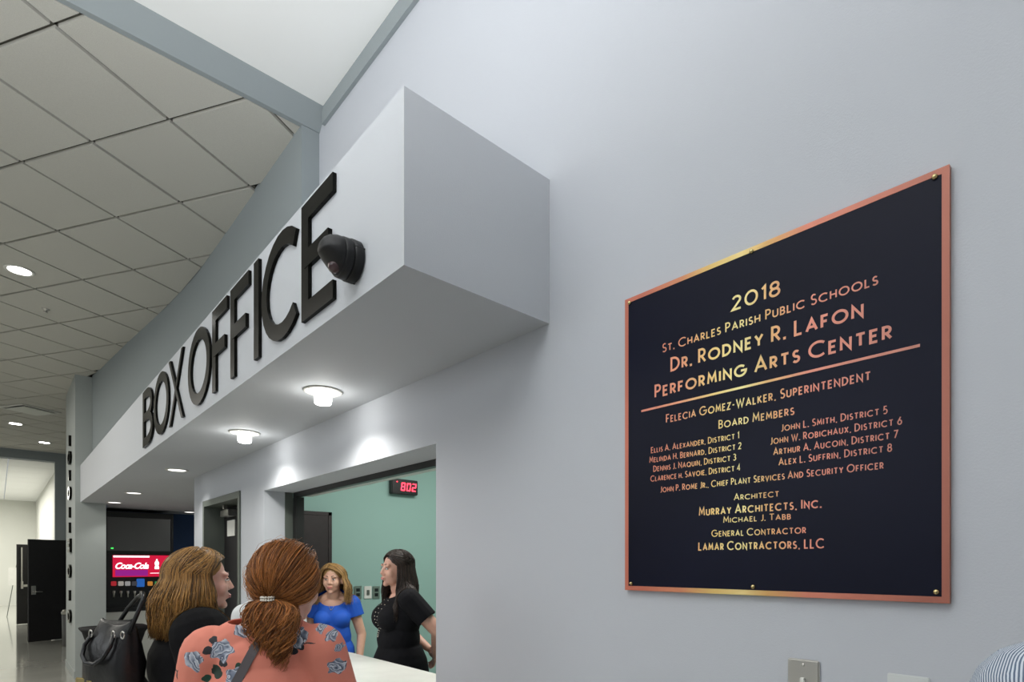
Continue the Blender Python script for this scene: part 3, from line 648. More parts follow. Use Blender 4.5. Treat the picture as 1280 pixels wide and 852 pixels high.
def strands(name, paths, rad, m, parent, n=4):
    V, F = [], []
    for pts, r0 in paths:
        k = len(pts); base = len(V); P_ = [Vector(p) for p in pts]
        u = (P_[1] - P_[0]).cross(Vector((.3, .2, 1))).normalized()
        for i, p in enumerate(P_):
            t = (P_[min(i + 1, k - 1)] - P_[max(i - 1, 0)])
            t = t.normalized() if t.length > 1e-7 else Vector((0, 0, -1))
            u = (u - t * u.dot(t)); u = u.normalized() if u.length > 1e-5 else t.orthogonal().normalized(); v = t.cross(u)
            r = rad * r0 * (1 if i < k * .6 else max(.12, 1 - (i - k * .6) / (k * .4) * .9))
            for j in range(n):
                a = 2 * math.pi * j / n; V.append(p + (u * math.cos(a) + v * math.sin(a)) * r)
        for i in range(k - 1):
            for j in range(n):
                F.append((base + i * n + j, base + i * n + (j + 1) % n, base + (i + 1) * n + (j + 1) % n, base + (i + 1) * n + j))
        F.append(tuple(base + (k - 1) * n + j for j in range(n))); F.append(tuple(base + j for j in range(n))[::-1])
    me = bpy.data.meshes.new(name); me.from_pydata(V, [], F); return link(name, me, m, parent, True)

def head_prims(bm, H):
    blob(bm, (0, -.014, .032), (.074, .092, .088), H); blob(bm, (0, .020, -.018), (.063, .068, .088), H)
    blob(bm, (0, .030, -.060), (.052, .054, .050), H); blob(bm, (0, .070, -.098), (.020, .018, .017), H)
    cap(bm, (0, .084, .014), (0, .102, -.026), .0075, .0105, H)
    for s in (-1, 1):
        blob(bm, (s * .011, .092, -.030), (.008, .010, .008), H); blob(bm, (s * .030, .076, .026), (.027, .013, .010), H)
        blob(bm, (s * .034, .057, -.028), (.029, .028, .034), H); blob(bm, (s * .076, -.004, -.010), (.010, .019, .031), H)
    blob(bm, (0, .089, -.060), (.024, .011, .013), H)
def hand(bm, wr, dirv, side, M, curl=.5, r=1):
    # palm with four unequal bent fingers and a thumb; dirv = forearm direction, side = thumb side
    d = Vector(dirv).normalized(); s = Vector(side); s = (s - d * s.dot(d)).normalized(); nrm = d.cross(s)
    w0 = Vector(wr)
    q = Matrix((s, d, nrm)).transposed().to_4x4()
    blob(bm, (0, 0, 0), (.038, .048, .014), M @ Matrix.Translation(w0 + d * .045) @ q)
    for i, (off, L_) in enumerate(((.028, .070), (.010, .078), (-.009, .072), (-.027, .056))):
        p = w0 + d * .080 + s * off; a = 0
        for k, f_ in enumerate((.45, .32, .23)):
            a += curl * (.5 if k == 0 else .8); dd = d * math.cos(a) - nrm * math.sin(a); p2 = p + dd * L_ * f_
            cap(bm, p, p2, .0088 - k * .001, .008 - k * .001, M, 8); p = p2
    p = w0 + d * .02 + s * .026; p2 = p + (s * .8 + d * .7 - nrm * .3).normalized() * .036; p3 = p2 + (s * .25 + d * .9 - nrm * .5).normalized() * .030
    cap(bm, p, p2, .012, .0095, M, 8); cap(bm, p2, p3, .0095, .0075, M, 8)

def person(label, u, s, face, H=1.65, wide=1.0, head_yaw=0, head_tilt=0, skin=(.6, .36, .26), top=None, top_mat=None,
           neckline=None, sleeve=.6, pants_mat=None, dress=False, arms=None, shoe=None, lean=0, bust=1.0, loose=0.0, voxel=.0065, lip=(.45, .12, .11), top_name='blouse', head_pitch=0, shoulder=1.0, head_x=0):
    X, Y = W(u, s); k = H / 1.65
    root = empty('person', (X, Y, 0), heading(*face)); tag(root, label, 'person')
    bm = bmesh.new(); S = Matrix.Diagonal((k, k, k, 1)); w_ = wide
    ln = lambda z: lean * max(z - .95, 0)
    Hm = S @ Matrix.Translation((head_x, .03 + ln(1.54), 1.535)) @ Matrix.Rotation(head_yaw, 4, 'Z') @ Matrix.Rotation(head_pitch, 4, 'X') @ Matrix.Rotation(head_tilt, 4, 'Y')
    def torso(b, g_=0, M=S):
        blob(b, (0, ln(.93), .93), (.165 * w_ + g_, .125 * w_ + g_, .14 + g_), M); blob(b, (0, .01 + ln(1.07), 1.07), (.130 * w_ + g_ * 1.3, .100 * w_ + g_ * 1.3, .15 + g_), M)
        blob(b, (0, ln(1.21), 1.21), (.145 * w_ + g_, .103 * w_ + g_, .15 + g_), M); blob(b, (0, -.012 + ln(1.31), 1.31), (.148 * shoulder + g_, .082 + g_, .085 + g_), M)
        for sx in (-1, 1):
            blob(b, (sx * .068, .070 * w_ + ln(1.21), 1.21), (.060 * bust + g_, .058 * bust + g_, .058 * bust + g_), M)
            cap(b, (sx * .01, -.02 + ln(1.41), 1.412), (sx * .15 * shoulder, -.012 + ln(1.37), 1.335), .043 + g_, .046 + g_, M)
    AS = {}
    for sx in (-1, 1):
        sh_ = Vector((sx * .170 * shoulder, -.008 + ln(1.35), 1.335))
        el, wr = (arms or {}).get(sx, ((sx * .225, -.02, 1.07), (sx * .215, .06, .84)))
        AS[sx] = (sh_, Vector(el), Vector(wr))
    torso(bm)
    cap(bm, (0, -.008, -.03), (0, -.02, -.13), .047, .050, Hm); cap(bm, (0, -.012 + ln(1.41), 1.44), (0, -.02 + ln(1.36), 1.36), .050, .060, S)
    head_prims(bm, Hm)
    aw = 1 + (w_ - 1) * .9
    for sx in (-1, 1):
        a, b_, c_ = AS[sx]
        cap(bm, a, b_, .050 * aw, .040 * aw, S); cap(bm, b_, c_, .040 * aw, .026 * (1 + (aw - 1) * .4), S)
        side = (arms or {}).get(('thumb', sx), (-sx * .3, 1, .2))
        hand(bm, c_ + (c_ - b_).normalized() * .012, c_ - b_, side, S)
        cap(bm, (sx * .088, 0, .90), (sx * .088, .012, .48), .084 * w_, .056 * aw, S); cap(bm, (sx * .088, .012, .48), (sx * .09, -.01, .09), .054 * aw, .036, S)
        cap(bm, (sx * .09, -.02, .045), (sx * .10, .13, .030), .036, .030, S)
    body = link('body', fuse(bm, voxel, 3), skin_mat('skin', skin), root, True)
    # upper garment
    g_ = .012 + loose; bm = bmesh.new(); torso(bm, g_)
    for sx in (-1, 1):
        a, b_, c_ = AS[sx]; L1 = (b_ - a).length
        sl = sleeve
        def at_(t): return a.lerp(b_, t) if t <= 1 else b_.lerp(c_, t - 1)
        cap(bm, a, at_(min(sl + .12, 1)), .050 * aw + g_ + loose * .5, (.046 if sl < 1 else .040) * aw + g_ + loose * .7, S)
        if sl > 1: cap(bm, b_, at_(sl + .1), .040 * aw + g_ + loose * .7, .030 + g_ + loose * .4, S)
    if dress:
        loft(bm, [[Vector((k * w_ * rx * math.cos(2 * math.pi * i / 32), k * w_ * ry * math.sin(2 * math.pi * i / 32), k * z)) for i in range(32)] for z, rx, ry in ((1.02, .15, .12), (.93, .185, .15), (.75, .205, .175), (.50, .225, .20))])
    cap(bm, (0, -.02 + ln(1.38), 1.36), (0, -.018 + ln(1.41), 1.425), .062 + g_, .056 + g_ * .5, S)
    me = fuse(bm, voxel, 3)
    nz, ny = neckline or (1.385, .9)
    sl_planes = []
    for sx in (-1, 1):
        a, b_, c_ = AS[sx]
        if sleeve <= 1: p = a.lerp(b_, sleeve); d = (b_ - a).normalized()
        else: p = b_.lerp(c_, sleeve - 1); d = (c_ - b_).normalized()
        sl_planes.append((sx, p * k, d, c_ * k, a * k))
    zmin = (.50 if dress else .80) * k
    def keep(v):
        if v.z < zmin and not False: 
            return False
        if v.z > (nz + ny * (-v.y / k + ln(1.38) + .0) * 1.0 ) * k and abs(v.x) < .13 and v.z > 1.25 * k: return False
        for sx, p, d, c_, a_ in sl_planes:
            if (v - p).dot(d) > 0 and (v - p).length < .42 and ((v - p) - d * (v - p).dot(d)).length < .075 * aw + loose * 1.2 and (v.x * sx > .12 or not dress): return False
        return True
    trim(me, keep)
    gar = link(top_name, me, top_mat, root, True)
    sm = gar.modifiers.new('thickness', 'SOLIDIFY'); sm.thickness = .003; sm.offset = -1
    # trousers and shoes
    if not dress:
        bm = bmesh.new(); blob(bm, (0, 0, .93), (.165 * w_ + .012, .125 * w_ + .012, .14), S)
        for sx in (-1, 1):
            cap(bm, (sx * .088, 0, .90), (sx * .088, .012, .48), .084 * w_ + .010, .070 * aw, S); cap(bm, (sx * .088, .012, .48), (sx * .09, -.01, .10), .068 * aw, .052, S)
        link('trousers', trim(fuse(bm, .012, 2), lambda v: v.z < .97 * k and v.z > .07 * k), pants_mat, root, True)
    for sx in (-1, 1):
        bm = bmesh.new(); cap(bm, (sx * .09, -.03, .048), (sx * .10, .13, .034), .044, .036, S); bx(bm, (sx * .095 - .04) * k, (sx * .095 + .04) * k, -.07 * k, .16 * k, 0.001, .02 * k)
        link('shoe', fuse(bm, .008, 2), shoe or M_black, root, True)
    # face details
    we = mat('eye_white', (.75, .72, .68), .2); ie = mat('eye_iris', (.06, .035, .02), .15); br = mat('brow', tuple(c * .25 for c in skin), .7); lp = mat('lips', lip, .4)
    for sx in (-1, 1):
        bm = bmesh.new(); blob(bm, (sx * .030, .0795, .004), (.0120, .010, .0058), Hm); e = obj('eye', bm, we, body, True)
        bm = bmesh.new(); blob(bm, (sx * .030, .0868, .0035), (.0050, .0040, .0048), Hm); obj('iris', bm, ie, body, True)
        bm = bmesh.new(); tube(bm, [Hm @ Vector(p) for p in ((sx * .018, .0850, .0090), (sx * .024, .0885, .0105), (sx * .034, .0870, .0105), (sx * .041, .079, .007))], .0022, 6); obj('eyelid', bm, br, body, True)
        bm = bmesh.new(); tube(bm, [Hm @ Vector(p) for p in ((sx * .013, .0855, .029), (sx * .028, .0860, .034), (sx * .045, .076, .030))], [.0030, .0035, .002], 6); obj('eyebrow', bm, br, body, True)
    bm = bmesh.new(); blob(bm, (0, .0935, -.0575), (.023, .0070, .0042), Hm); blob(bm, (0, .0925, -.0655), (.019, .0075, .0050), Hm)
    obj('lips', bm, lp, body, True)
    return root, body, gar, Hm, S, AS

def long_hair(Hm, k, parent, m, n, L_, seed, gar=None, part=.0, face_az=62, wave=.006, rad=.0022, flare=.0, spread=1.0, lift=.006, fwd=.5, curl=0, vol=(1, 1, 1)):
    from mathutils.bvhtree import BVHTree
    if gar: bvh = BVHTree.FromPolygons([v.co for v in gar.data.vertices], [q.vertices for q in gar.data.polygons])
    rnd = random.Random(seed); out = []
    ex, ey, ez = .082 * vol[0], .103 * vol[1], .098 * vol[2]; c = Vector((0, -.016, .030)); Zr = Hm.to_3x3().normalized()
    down = Zr.inverted() @ Vector((0, 0, -1))
    for q in range(n):
        sgn = 1 if rnd.random() < .5 else -1
        az0 = rnd.uniform(12, 178) * sgn; azf = sgn * (face_az + (180 - face_az) * ((abs(az0) - 12) / 166)) if abs(az0) < 178 else az0
        if abs(azf) < 105 and rnd.random() < (1 - fwd): azf = sgn * rnd.uniform(105, 178)
        th0 = rnd.uniform(2, 72) if rnd.random() < .55 else rnd.uniform(0, 25); lf = lift * rnd.uniform(.1, 1.3)
        pts = []; ph = rnd.uniform(0, 6.28); am = wave * rnd.uniform(.4, 1.2); LL = L_ * rnd.uniform(.82, 1.04)
        # start at the parting, then round the skull
        m1 = 9
        for i in range(m1 + 1):
            t = i / m1; th = th0 + (98 - th0) * t
            az = az0 + (azf - az0) * min(1, (t * 1.25)) ** .8
            if abs(az0) < 85:
                f0 = 6 + 46 * ((abs(az0) * 7.3) % 1); th = f0 + (98 - f0) * t ** 1.25; az = sgn * 2 + (azf - sgn * 2) * min(1, t * 1.15) ** .62
            d = Vector((math.sin(R(th)) * math.sin(R(az)), math.sin(R(th)) * math.cos(R(az)), math.cos(R(th))))
            r = 1 + lf / .09 * (.4 + .6 * t)
            p = c + Vector((d.x * ex * r + part * (1 - t) ** 2, d.y * ey * r, d.z * ez * r))
            pts.append(p)
        e = pts[-1].copy(); rad_dir = Vector((e.x, e.y - c.y, 0)).normalized(); m2 = 12
        for i in range(1, m2 + 1):
            t = i / m2; z = LL * t
            off = rad_dir * (flare * math.sin(min(t * 1.6, 1) * 1.57) * rnd.uniform(.9, 1.1) - .012 * t)
            wv = Vector((math.sin(ph + z * 30), math.cos(ph * 1.3 + z * 26), 0)) * am * min(1, t * 2)
            if curl: wv += Vector((math.sin(ph + z * 55), math.cos(ph + z * 55), 0)) * curl * t
            pts.append(e + down * z + off + wv)
        pts = [Hm @ p for p in pts]
        if gar:
            top_ = (Hm @ Vector((0, 0, -.10))).z; gap = rnd.uniform(.003, .014); sh = Vector((0, 0, 0))
            for i in range(m1 + 2, len(pts)):
                p = pts[i] + sh
                if p.z < top_:
                    loc, nn, _, _ = bvh.find_nearest(p)
                    if loc is not None and (p - loc).dot(nn) < gap:
                        nn = Vector((nn.x, nn.y, nn.z * .4)); q_ = loc + nn * gap; mv = q_ - p; p = q_; sh += Vector((mv.x, mv.y, 0)) * .9
                pts[i] = p
        out.append((pts, rnd.uniform(.6, 1.3)))
    if gar is None: pass
    h = strands('hair', out, rad * k, m, parent)
    bm = bmesh.new(); blob(bm, (0, -.0255 - .096 * (vol[1] - 1), .050), (.080 * vol[0], .096 * vol[1], .080), Hm); blob(bm, (0, -.05, -.03), (.066, .055, .075), Hm)
    me = bpy.data.meshes.new('hair_base'); bm.to_mesh(me); bm.free(); link('hair_base', me, m, h, True)
    return h
def drop_strap(name, pts, wd, m, parent, th=.004):
    bm = bmesh.new(); rings = []
    P_ = [Vector(p[0]) for p in pts]; N_ = [Vector(p[1]).normalized() for p in pts]
    for i, p in enumerate(P_):
        t = (P_[min(i + 1, len(P_) - 1)] - P_[max(i - 1, 0)]).normalized(); s = t.cross(N_[i]).normalized()
        rings.append([p + s * wd / 2 + N_[i] * th / 2, p - s * wd / 2 + N_[i] * th / 2, p - s * wd / 2 - N_[i] * th / 2, p + s * wd / 2 - N_[i] * th / 2])
    loft(bm, rings); return obj(name, bm, m, parent)

# --- woman in the pink floral blouse (nearest)
def floral():
    m = bpy.data.materials.new('floral_fabric'); m.use_nodes = True; nt = m.node_tree; N = nt.nodes; L_ = nt.links; b = N['Principled BSDF']
    tc = N.new('ShaderNodeTexCoord'); sp = N.new('ShaderNodeSeparateXYZ'); L_.new(tc.outputs['Object'], sp.inputs[0])
    cb = N.new('ShaderNodeCombineXYZ'); L_.new(sp.outputs['X'], cb.inputs['X']); L_.new(sp.outputs['Z'], cb.inputs['Y'])
    nz = N.new('ShaderNodeTexNoise'); nz.inputs['Scale'].default_value = 26; nz.inputs['Detail'].default_value = 3; L_.new(cb.outputs[0], nz.inputs['Vector'])
    def V(op, a, b_=None):
        n = N.new('ShaderNodeVectorMath'); n.operation = op
        for i, x in enumerate((a, b_)):
            if x is None: continue
            if isinstance(x, (tuple, Vector)): n.inputs[i].default_value = x
            else: L_.new(x, n.inputs[i])
        return n
    def Mt(op, a, b_=None, c=None):
        n = N.new('ShaderNodeMath'); n.operation = op
        for i, x in enumerate((a, b_, c)):
            if x is None: continue
            if isinstance(x, (int, float)): n.inputs[i].default_value = x
            else: L_.new(x, n.inputs[i])
        return n.outputs[0]
    dist = V('SUBTRACT', nz.outputs['Color'], (.5, .5, .5)); sc_ = V('SCALE', dist.outputs[0]); sc_.inputs['Scale'].default_value = .03
    pos = V('ADD', cb.outputs[0], sc_.outputs[0]).outputs[0]
    base = None
    bc = N.new('ShaderNodeRGB'); bc.outputs[0].default_value = (.68, .215, .15, 1); cur = bc.outputs[0]
    def over(cur, fac, col):
        mx = N.new('ShaderNodeMix'); mx.data_type = 'RGBA'; L_.new(fac, mx.inputs[0]); L_.new(cur, mx.inputs[6])
        if isinstance(col, tuple): mx.inputs[7].default_value = (*col, 1)
        else: L_.new(col, mx.inputs[7])
        return mx.outputs[2]
    vor = N.new('ShaderNodeTexVoronoi'); vor.inputs['Scale'].default_value = 42; vor.feature = 'SMOOTH_F1'; L_.new(pos, vor.inputs['Vector'])
    for (cx, cz, rx, rz, col) in LEAVES:
        d = V('SUBTRACT', pos, (cx, cz, 0)).outputs[0]; q = V('MULTIPLY', d, (1 / rx, 1 / rz, 0)).outputs[0]; ln = V('LENGTH', q).outputs['Value']
        cur = over(cur, Mt('LESS_THAN', ln, 1), col)
    for (cx, cz, r) in ROSES:
        d = V('SUBTRACT', pos, (cx, cz, 0)).outputs[0]; dn = V('SCALE', d); dn.inputs['Scale'].default_value = 1.28 / r
        ln = V('LENGTH', dn.outputs[0]).outputs['Value']
        s2 = N.new('ShaderNodeSeparateXYZ'); L_.new(dn.outputs[0], s2.inputs[0]); an = Mt('ARCTAN2', s2.outputs['X'], s2.outputs['Y'])
        # petal outline and a spiral of petal edges
        edge = Mt('ADD', Mt('MULTIPLY', Mt('SINE', Mt('MULTIPLY', an, 5.0)), .10), .95)
        mask = Mt('LESS_THAN', ln, edge)
        sp_ = Mt('FRACT', Mt('ADD', Mt('MULTIPLY', ln, 2.3), Mt('ADD', Mt('MULTIPLY', an, .159), Mt('MULTIPLY', vor.outputs['Distance'], 3.4))))
        cr = N.new('ShaderNodeValToRGB'); L_.new(sp_, cr.inputs[0]); e = cr.color_ramp.elements
        e[0].position = 0; e[0].color = (.035, .04, .065, 1); e[1].position = 1; e[1].color = (.60, .62, .67, 1)
        x = e.new(.18); x.color = (.10, .12, .17, 1); x = e.new(.55); x.color = (.25, .28, .35, 1)
        cur = over(cur, mask, cr.outputs[0])
    L_.new(cur, b.inputs['Base Color']); b.inputs['Roughness'].default_value = .75
    n2 = N.new('ShaderNodeTexNoise'); n2.inputs['Scale'].default_value = 9; L_.new(tc.outputs['Object'], n2.inputs['Vector'])
    bp = N.new('ShaderNodeBump'); bp.inputs['Strength'].default_value = .35; bp.inputs['Distance'].default_value = .01; L_.new(n2.outputs['Fac'], bp.inputs['Height']); L_.new(bp.outputs[0], b.inputs['Normal'])
    return m
sA = 1.80; uA = 333
fA = (-0.22, 1.0)
# print positions are measured on the blouse back: x to the wearer's right, z height
def backp(u, v):
    u = u + 12 - 7 * (u - 278) / 162
    return ((u - uA) / FPX * (sA - .10) * 1.0, EYE + (HY - v) / FPX * (sA - .10))
ROSES = [(*backp(245, 824), .036), (*backp(278, 812), .043), (*backp(296, 843), .036), (*backp(303, 785), .036), (*backp(370, 799), .040), (*backp(418, 838), .034), (*backp(446, 828), .034), (*backp(398, 788), .020), (*backp(411, 799), .020), (*backp(422, 813), .017), (*backp(236, 880), .036), (*backp(350, 900), .04), (*backp(300, 930), .04), (*backp(410, 920), .04)]
LEAVES = [(*backp(265, 800), .013, .011, (.02, .02, .025)), (*backp(262, 813), .016, .012, (.015, .015, .02)), (*backp(366, 815), .012, .013, (.012, .012, .018)), (*backp(375, 810), .014, .010, (.012, .012, .018)), (*backp(385, 806), .018, .002, (.02, .02, .025)),
          (*backp(300, 830), .012, .010, (.01, .05, .03)), (*backp(259, 845), .014, .010, (.01, .05, .03)), (*backp(273, 838), .014, .018, (.012, .03, .02)), (*backp(281, 827), .014, .010, (.02, .02, .025)), (*backp(299, 764), .016, .008, (.03, .02, .025)), (*backp(222, 842), .003, .012, (.02, .02, .025)), (*backp(217, 838), .010, .003, (.02, .02, .025)), (*backp(420, 782), .012, .006, (.02, .02, .04)), (*backp(433, 795), .010, .006, (.02, .02, .04)), (*backp(440, 812), .010, .014, (.02, .02, .04))]
M_denim = mat('dark_denim', (.02, .03, .06), .8, bump=.3, bscale=300)
hA = hair_mat('auburn_hair', (.075, .022, .007), (.56, .215, .055))
pA, bA, gA, HA, SA, ASA = person('woman with an auburn ponytail in a pink floral blouse facing the ticket window', uA, sA, fA, 1.66, 1.10,
    head_yaw=R(-20), skin=(.66, .40, .31), top_mat=floral(), neckline=(1.44, -.15), sleeve=1.6, pants_mat=M_denim, loose=.014, shoulder=.90, voxel=.006, head_x=.062,
    arms={1: ((.222, .02, 1.09), (.12, .25, 1.12)), -1: ((-.212, .02, 1.09), (-.12, .25, 1.10))})
rnd = random.Random(5); paths = []
ex, ey, ez = .095, .106, .102; cH = Vector((0, -.016, .032)); k_ = 1.66 / 1.65
T = Vector((.004, -.118, -.032))
def ell(d, r=1): return cH + Vector((d.x * ex, d.y * ey, d.z * ez)) * r
for q in range(3000):
    az = rnd.uniform(-180, 180); th = math.degrees(math.acos(rnd.uniform(-.62, 1)))
    if abs(az) < 66 and th > 52 - abs(az) * .1: az = math.copysign(rnd.uniform(66, 120), az)
    if abs(az) < 100 and th > 112: continue
    d0 = Vector((math.sin(R(th)) * math.sin(R(az)), math.sin(R(th)) * math.cos(R(az)), math.cos(R(th))))
    dT = (T - cH); dT = Vector((dT.x / ex, dT.y / ey, dT.z / ez)).normalized()
    lf = rnd.uniform(.0, .10) + (.14 * max(0, d0.z) if rnd.random() < .7 else 0); fr = rnd.random() < .07
    ph = rnd.uniform(0, 6.28); pts = []
    side = 1 if d0.x > 0 else -1
    for i in range(13):
        t = i / 12; d = d0.lerp(dT, t); d = d.normalized() if d.length > .05 else dT
        r = 1.02 + lf * math.sin(math.pi * min(t * 1.15, 1)) + (.10 * math.sin(t * 3.14) * rnd.uniform(.6, 1.4) if fr else 0)
        p = ell(d, r)
        p.z -= .012 * math.sin(math.pi * t) * (abs(d0.x)) 
        p += Vector((math.sin(ph + t * 5), 0, math.cos(ph + t * 4))) * (.0022 if not fr else .007)
        if t > .8: p = p.lerp(T + Vector((rnd.uniform(-.008, .008), rnd.uniform(-.006, .004), rnd.uniform(-.006, .006))), (t - .8) / .2)
        pts.append(p)
    paths.append(([HA @ p for p in pts], rnd.uniform(.5, 1.2) if not fr else .4))
for q in range(1500):     # loose curly tail
    ph = rnd.uniform(0, 6.28); sx = max(-1.5, min(1.5, rnd.gauss(0, .9))); LL = rnd.uniform(.11, .215); cr_ = rnd.uniform(.006, .018); fq = rnd.uniform(9, 24); back = rnd.uniform(-.03, .02)
    pts = []
    for i in range(34):
        t = i / 33; wd_ = .036 * math.sin(math.pi * min(t * 1.1, 1) ** .75) + .010
        p = T + Vector((sx * wd_ + .038 * t, -.020 * math.sin(t * 2.2) + back * math.sin(t * 3) + .015 * t, -LL * t + .012 * math.sin(min(t * 6, 3.14))))
        p += Vector((math.sin(ph + t * LL * fq * 5), math.cos(ph + t * LL * fq * 5), 0)) * cr_ * min(1, t * 2.2)
        pts.append(p)
    paths.append(([HA @ p for p in pts], rnd.uniform(.5, 1.3)))
for q in range(260):      # loose hair at the nape and beside the cheeks
    sx = rnd.choice((-1, 1)); x0 = rnd.uniform(.015, .085 if sx < 0 else .055); ph = rnd.uniform(0, 6.28); LL = rnd.uniform(.07, .15); pts = []
    for i in range(12):
        t = i / 11; pts.append(Vector((sx * (x0 + .012 * math.sin(t * 3) + (-.02 * t if x0 > .06 else .02 * t)) + .006 * math.sin(ph + t * 9), -.105 + x0 * .75 - .012 * t + .006 * math.cos(ph + t * 9), -.03 + rnd.uniform(-.002, .002) - LL * t)))
    paths.append(([HA @ p for p in pts], rnd.uniform(.4, 1.0)))
hairA = strands('hair', paths, .00108, hA, pA)
bm = bmesh.new(); blob(bm, (0, -.022, .036), (.091, .099, .095), HA); blob(bm, (0, -.055, -.03), (.064, .055, .072), HA); blob(bm, (-.008, -.125, -.10), (.036, .024, .062), HA)
me = bpy.data.meshes.new('hair_base'); bm.to_mesh(me); bm.free(); link('hair_base', me, hA, hairA, True)
bm = bmesh.new()
M_bead = mat('pearl_beads', (.75, .70, .62), .2, .3)
for i in range(14):
    a = 2 * math.pi * i / 14
    for dz in (-.004, .004): bmesh.ops.create_icosphere(bm, subdivisions=2, radius=.0042, matrix=HA @ Matrix.Translation(T + Vector((.018 * math.cos(a), .018 * math.sin(a) * .8 - .006, dz + .002))))
o = obj('hair_tie', bm, M_bead, hairA, True); o['label'] = 'pearl beaded hair tie'; o['kind'] = 'stuff'
# crossbody strap down the back
def surf(me_o, x, z, ysign=-1):     # point on the garment back at local x,z
    hit = me_o.ray_cast(Vector((x, ysign * 1.0, z)), Vector((0, -ysign, 0)))
    return hit[1] if hit[0] else None
bpy.context.view_layer.update()
sp0, sp1 = (.03, 1.445), (-.16, 1.05)
pts = []
for i in range(14):
    t = i / 13; x = sp0[0] + (sp1[0] - sp0[0]) * t; z = sp0[1] + (sp1[1] - sp0[1]) * t; p = surf(gA, x, z)
    if p: pts.append((p + Vector((0, -.004, 0)), (0, -1, .1)))
st = drop_strap('bag_strap', pts, .026, mat('grey_strap', (.10, .085, .09), .7), pA)

# --- woman in black with long light brown hair
hB = hair_mat('light_brown_hair', (.05, .024, .008), (.46, .24, .065))
M_jack = mat('black_jacket', (.005, .005, .006), .85, bump=.3, bscale=200, spec=.15)
pB, bB, gB, HB, SB, ASB = person('woman in profile with long light brown hair and black jacket, left of the floral blouse', 250, 2.32, (.78, .66), 1.665, 1.32,
    head_yaw=R(-4), skin=(.68, .40, .32), top_mat=M_jack, neckline=(1.44, -.1), sleeve=1.95, pants_mat=M_jack, loose=.022, lean=-.04, head_x=.02, top_name='jacket', voxel=.0062,
    arms={1: ((.25, .03, 1.08), (.10, .24, 1.02)), -1: ((-.27, .02, 1.08), (-.16, .22, 1.06))})
bpy.context.view_layer.update(); long_hair(HB, 1, pB, hB, 2600, .225, 11, gB, face_az=72, wave=.006, rad=.0019, flare=.045, fwd=.45, lift=.011, vol=(1.12, 1.08, 1.03))

# --- person almost hidden between them
pC, bC, gC, HC, SC, ASC = person('person with dark hair in a white collar, almost hidden behind the auburn head', 337, 3.0, (.4, .9), 1.66, 1.0,
    skin=(.5, .30, .22), top_mat=mat('white_shirt', (.7, .72, .72), .8), neckline=(1.44, -.1), sleeve=1.9, pants_mat=M_denim, top_name='shirt', bust=.7, shoulder=1.05, voxel=.009)
hC = hair_mat('dark_hair', (.008, .006, .005), (.04, .025, .018)); long_hair(HC, 1, pC, hC, 700, .02, 12, face_az=80, rad=.0028)

# --- staff woman in the blue blouse
hD = hair_mat('blonde_brown_hair', (.07, .032, .012), (.50, .30, .11))
M_blue = mat('royal_blue_blouse', (.005, .085, .50), .7, bump=.2, bscale=60)
pD, bD, gD, HD, SD, ASD = person('smiling woman with shoulder length blonde hair in a royal blue blouse behind the counter', 417, 4.66, (.16, -1), 1.60, .93,
    head_yaw=R(-6), skin=(.62, .36, .26), top_mat=M_blue, neckline=(1.405, .95), sleeve=.42, pants_mat=M_denim, loose=.008,
    voxel=.0055, shoulder=.86)
bpy.context.view_layer.update(); long_hair(HD, 1, pD, hD, 2300, .215, 21, gD, face_az=60, wave=.012, rad=.0022, flare=.040, fwd=.75, lift=.014, curl=.007, part=.022, vol=(1.14, 1.04, 1.03))
def necklace(Hgar, parent, zb, wd, m, pend=None):
    bpy.context.view_layer.update(); bm = bmesh.new(); n = 30
    for i in range(n):
        t = i / (n - 1) * 2 - 1; x = wd * t; z = zb + (1.40 - zb) * abs(t) ** 1.6
        h = Hgar.ray_cast(Vector((x * (1 - .15 * abs(t)), 1, z)), Vector((0, -1, 0)))
        y = h[1].y if h[0] else .12
        bmesh.ops.create_icosphere(bm, subdivisions=1, radius=.0034, matrix=Matrix.Translation((x, y + .004, z)))
    o = obj('necklace', bm, m, parent, True); o['kind'] = 'stuff'; return o
necklace(gD, pD, 1.25, .055, M_chrome)

# --- staff woman in black
hE = hair_mat('near_black_hair', (.007, .005, .005), (.045, .028, .022))
M_bdress = mat('black_dress', (.006, .006, .008), .85, bump=.2, bscale=150, spec=.15)
pE, bE, gE, HE, SE, ASE = person('woman with long dark hair in a black dress with her hands behind her back', 500, 3.97, (-1, -.62), 1.70, 1.16,
    head_yaw=R(10), skin=(.60, .34, .26), top_mat=M_bdress, neckline=(1.405, .75), sleeve=.62, dress=True, bust=1.25, loose=.006, top_name='dress', voxel=.0058, head_tilt=R(-3),
    arms={1: ((.25, -.12, 1.11), (.06, -.22, .98)), -1: ((-.265, -.165, 1.13), (-.09, -.215, .96)), ('thumb', 1): (0, 0, 1), ('thumb', -1): (0, 0, 1)})
bpy.context.view_layer.update(); long_hair(HE, 1, pE, hE, 2400, .34, 31, gE, face_az=64, wave=.009, rad=.0021, flare=.026, fwd=.6, lift=.008, part=-.02, vol=(1.08, 1.04, 1.02))
necklace(gE, pE, 1.12, .045, M_bead)

